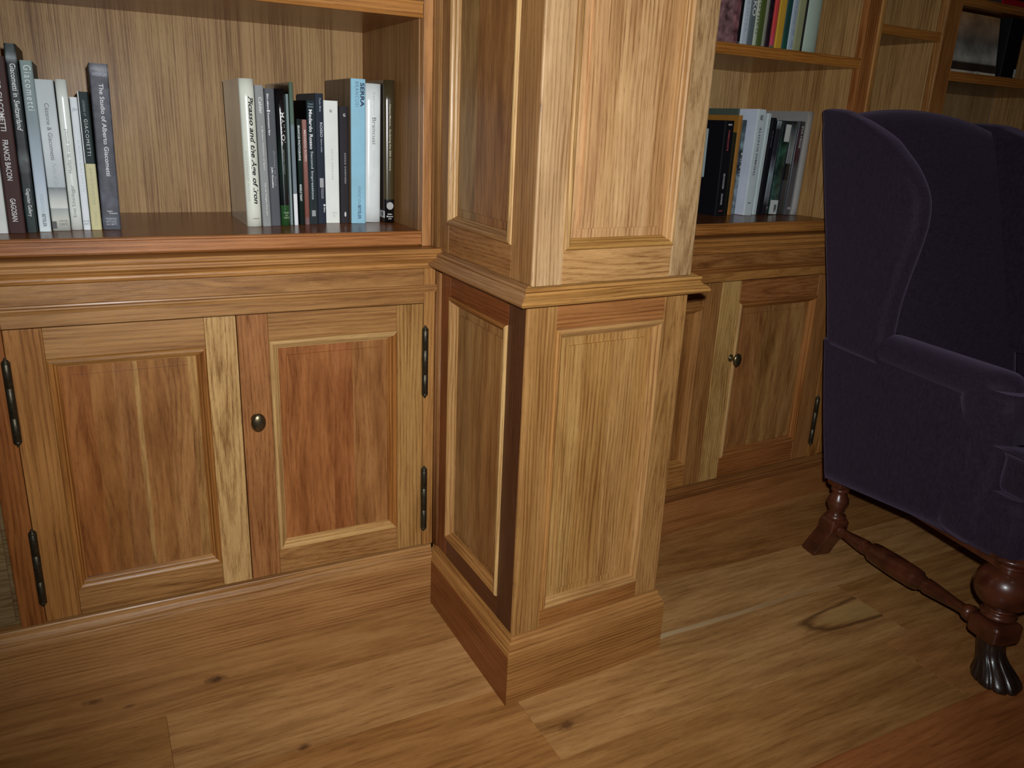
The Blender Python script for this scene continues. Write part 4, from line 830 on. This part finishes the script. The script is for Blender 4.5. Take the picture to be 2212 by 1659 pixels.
        for k in range(22):
            t = k / 21; z = .096 * (1 - t); w = smooth_interp([(0, .0300), (.25, .0275), (.5, .032), (.72, .043), (.88, .049), (.97, .044), (1.0, .032)], t)
            ds = smooth_interp([(0, 0), (.35, .006), (.7, .026), (1, .036)], t); row = []
            amp = smooth_interp([(0, .05), (.3, .07), (.6, .13), (.85, .17), (1, .12)], t)
            for j in range(seg):
                th = 2 * math.pi * j / seg; fr = .5 + .5 * math.sin(th)   # forward side
                rr = w * (1 - amp * (abs(math.cos(4.5 * (th - math.pi / 2))) < .28 and fr > .15) - amp * .35 * (1 - abs(math.cos(4.5 * (th - math.pi / 2)))) * (fr > .1))
                row.append(L(l0 + rr * math.cos(th), .5345 + ds + rr * 1.08 * math.sin(th), max(z, .0005)))
            rg.append(row)
        b.loft(rg); b.link('paw_foot', WALNUTD, leg)
        # rear leg
        pr_ = [(.010, .105), (.024, .107), (.026, .112), (.022, .117), (.0275, .121), (.0275, .126), (.020, .131), (.018, .136), (.024, .150), (.029, .163), (.0265, .178), (.019, .190), (.0165, .197), (.024, .201), (.024, .206), (.018, .210), (.010, .211)]
        b = B(); b.lathe(pr_, Matrix.Translation(L(l0, .004, 0)), 28); leg = b.link('leg', WALNUT, R)
        b = B(); rg = []
        for z, ds, w in ((.213, 0, .024), (.218, 0, .027), (.262, -.004, .029), (.31, -.012, .029)):
            rg.append([L(l0 + l, .004 + ds + s, z) for l, s in rrect(-w, w, -w, w, .005)])
        b.loft(rg, smooth=False); b.link('leg_top', WALNUT, leg)
        b = B(); rg = []
        for z, ds, dl, w in ((.0005, -.030, -.022, .027), (.006, -.029, -.021, .029), (.040, -.018, -.013, .028), (.066, -.008, -.006, .028), (.084, -.002, -.001, .028), (.110, 0, 0, .028), (.118, 0, 0, .024)):
            rg.append([L(l0 + l - (dl if far else -dl), .004 + ds + s, z) for l, s in rrect(-w, w, -w, w, .006)])
        b.loft(rg, smooth=False); b.link('raked_foot', WALNUT, leg)
        # side stretcher
        prof = [(.010, .0), (.014, .004), (.018, .010), (.012, .018), (.013, .03), (.0185, .085), (.0195, .100), (.014, .108), (.019, .114), (.0175, .118), (.0255, .128), (.027, .140), (.0285, .20), (.027, .262), (.0255, .274), (.0175, .284), (.019, .288), (.014, .294), (.0195, .302), (.0185, .318), (.013, .38), (.012, .405), (.018, .415), (.020, .425), (.010, .432)]
        k = .452 / .432
        M = Matrix.Translation(L(l0, .028, .088)) @ Matrix(((LD.x, 0, SD.x, 0), (LD.y, 0, SD.y, 0), (0, 1, 0, 0), (0, 0, 0, 1))) @ Matrix.Rotation(math.radians(-3.2), 4, 'X')
        b = B(); b.lathe([(r, z * k) for r, z in prof], M, 24); b.link('stretcher', WALNUT, R)
    M = Matrix.Translation(L(.055, .5345, .228)) @ Matrix(((0, SD.x, LD.x, 0), (0, SD.y, LD.y, 0), (1, 0, 0, 0), (0, 0, 0, 1)))
    b = B(); b.lathe([(.008, -.02), (.014, .0), (.030, .012), (.034, .026), (.030, .040), (.014, .052), (.012, .07), (.02, .12), (.026, .18), (.02, .24), (.012, .29), (.014, .308), (.030, .320), (.034, .334), (.030, .348), (.014, .36), (.008, .38)], M, 28); b.link('stretcher', WALNUTD, R)
chair()
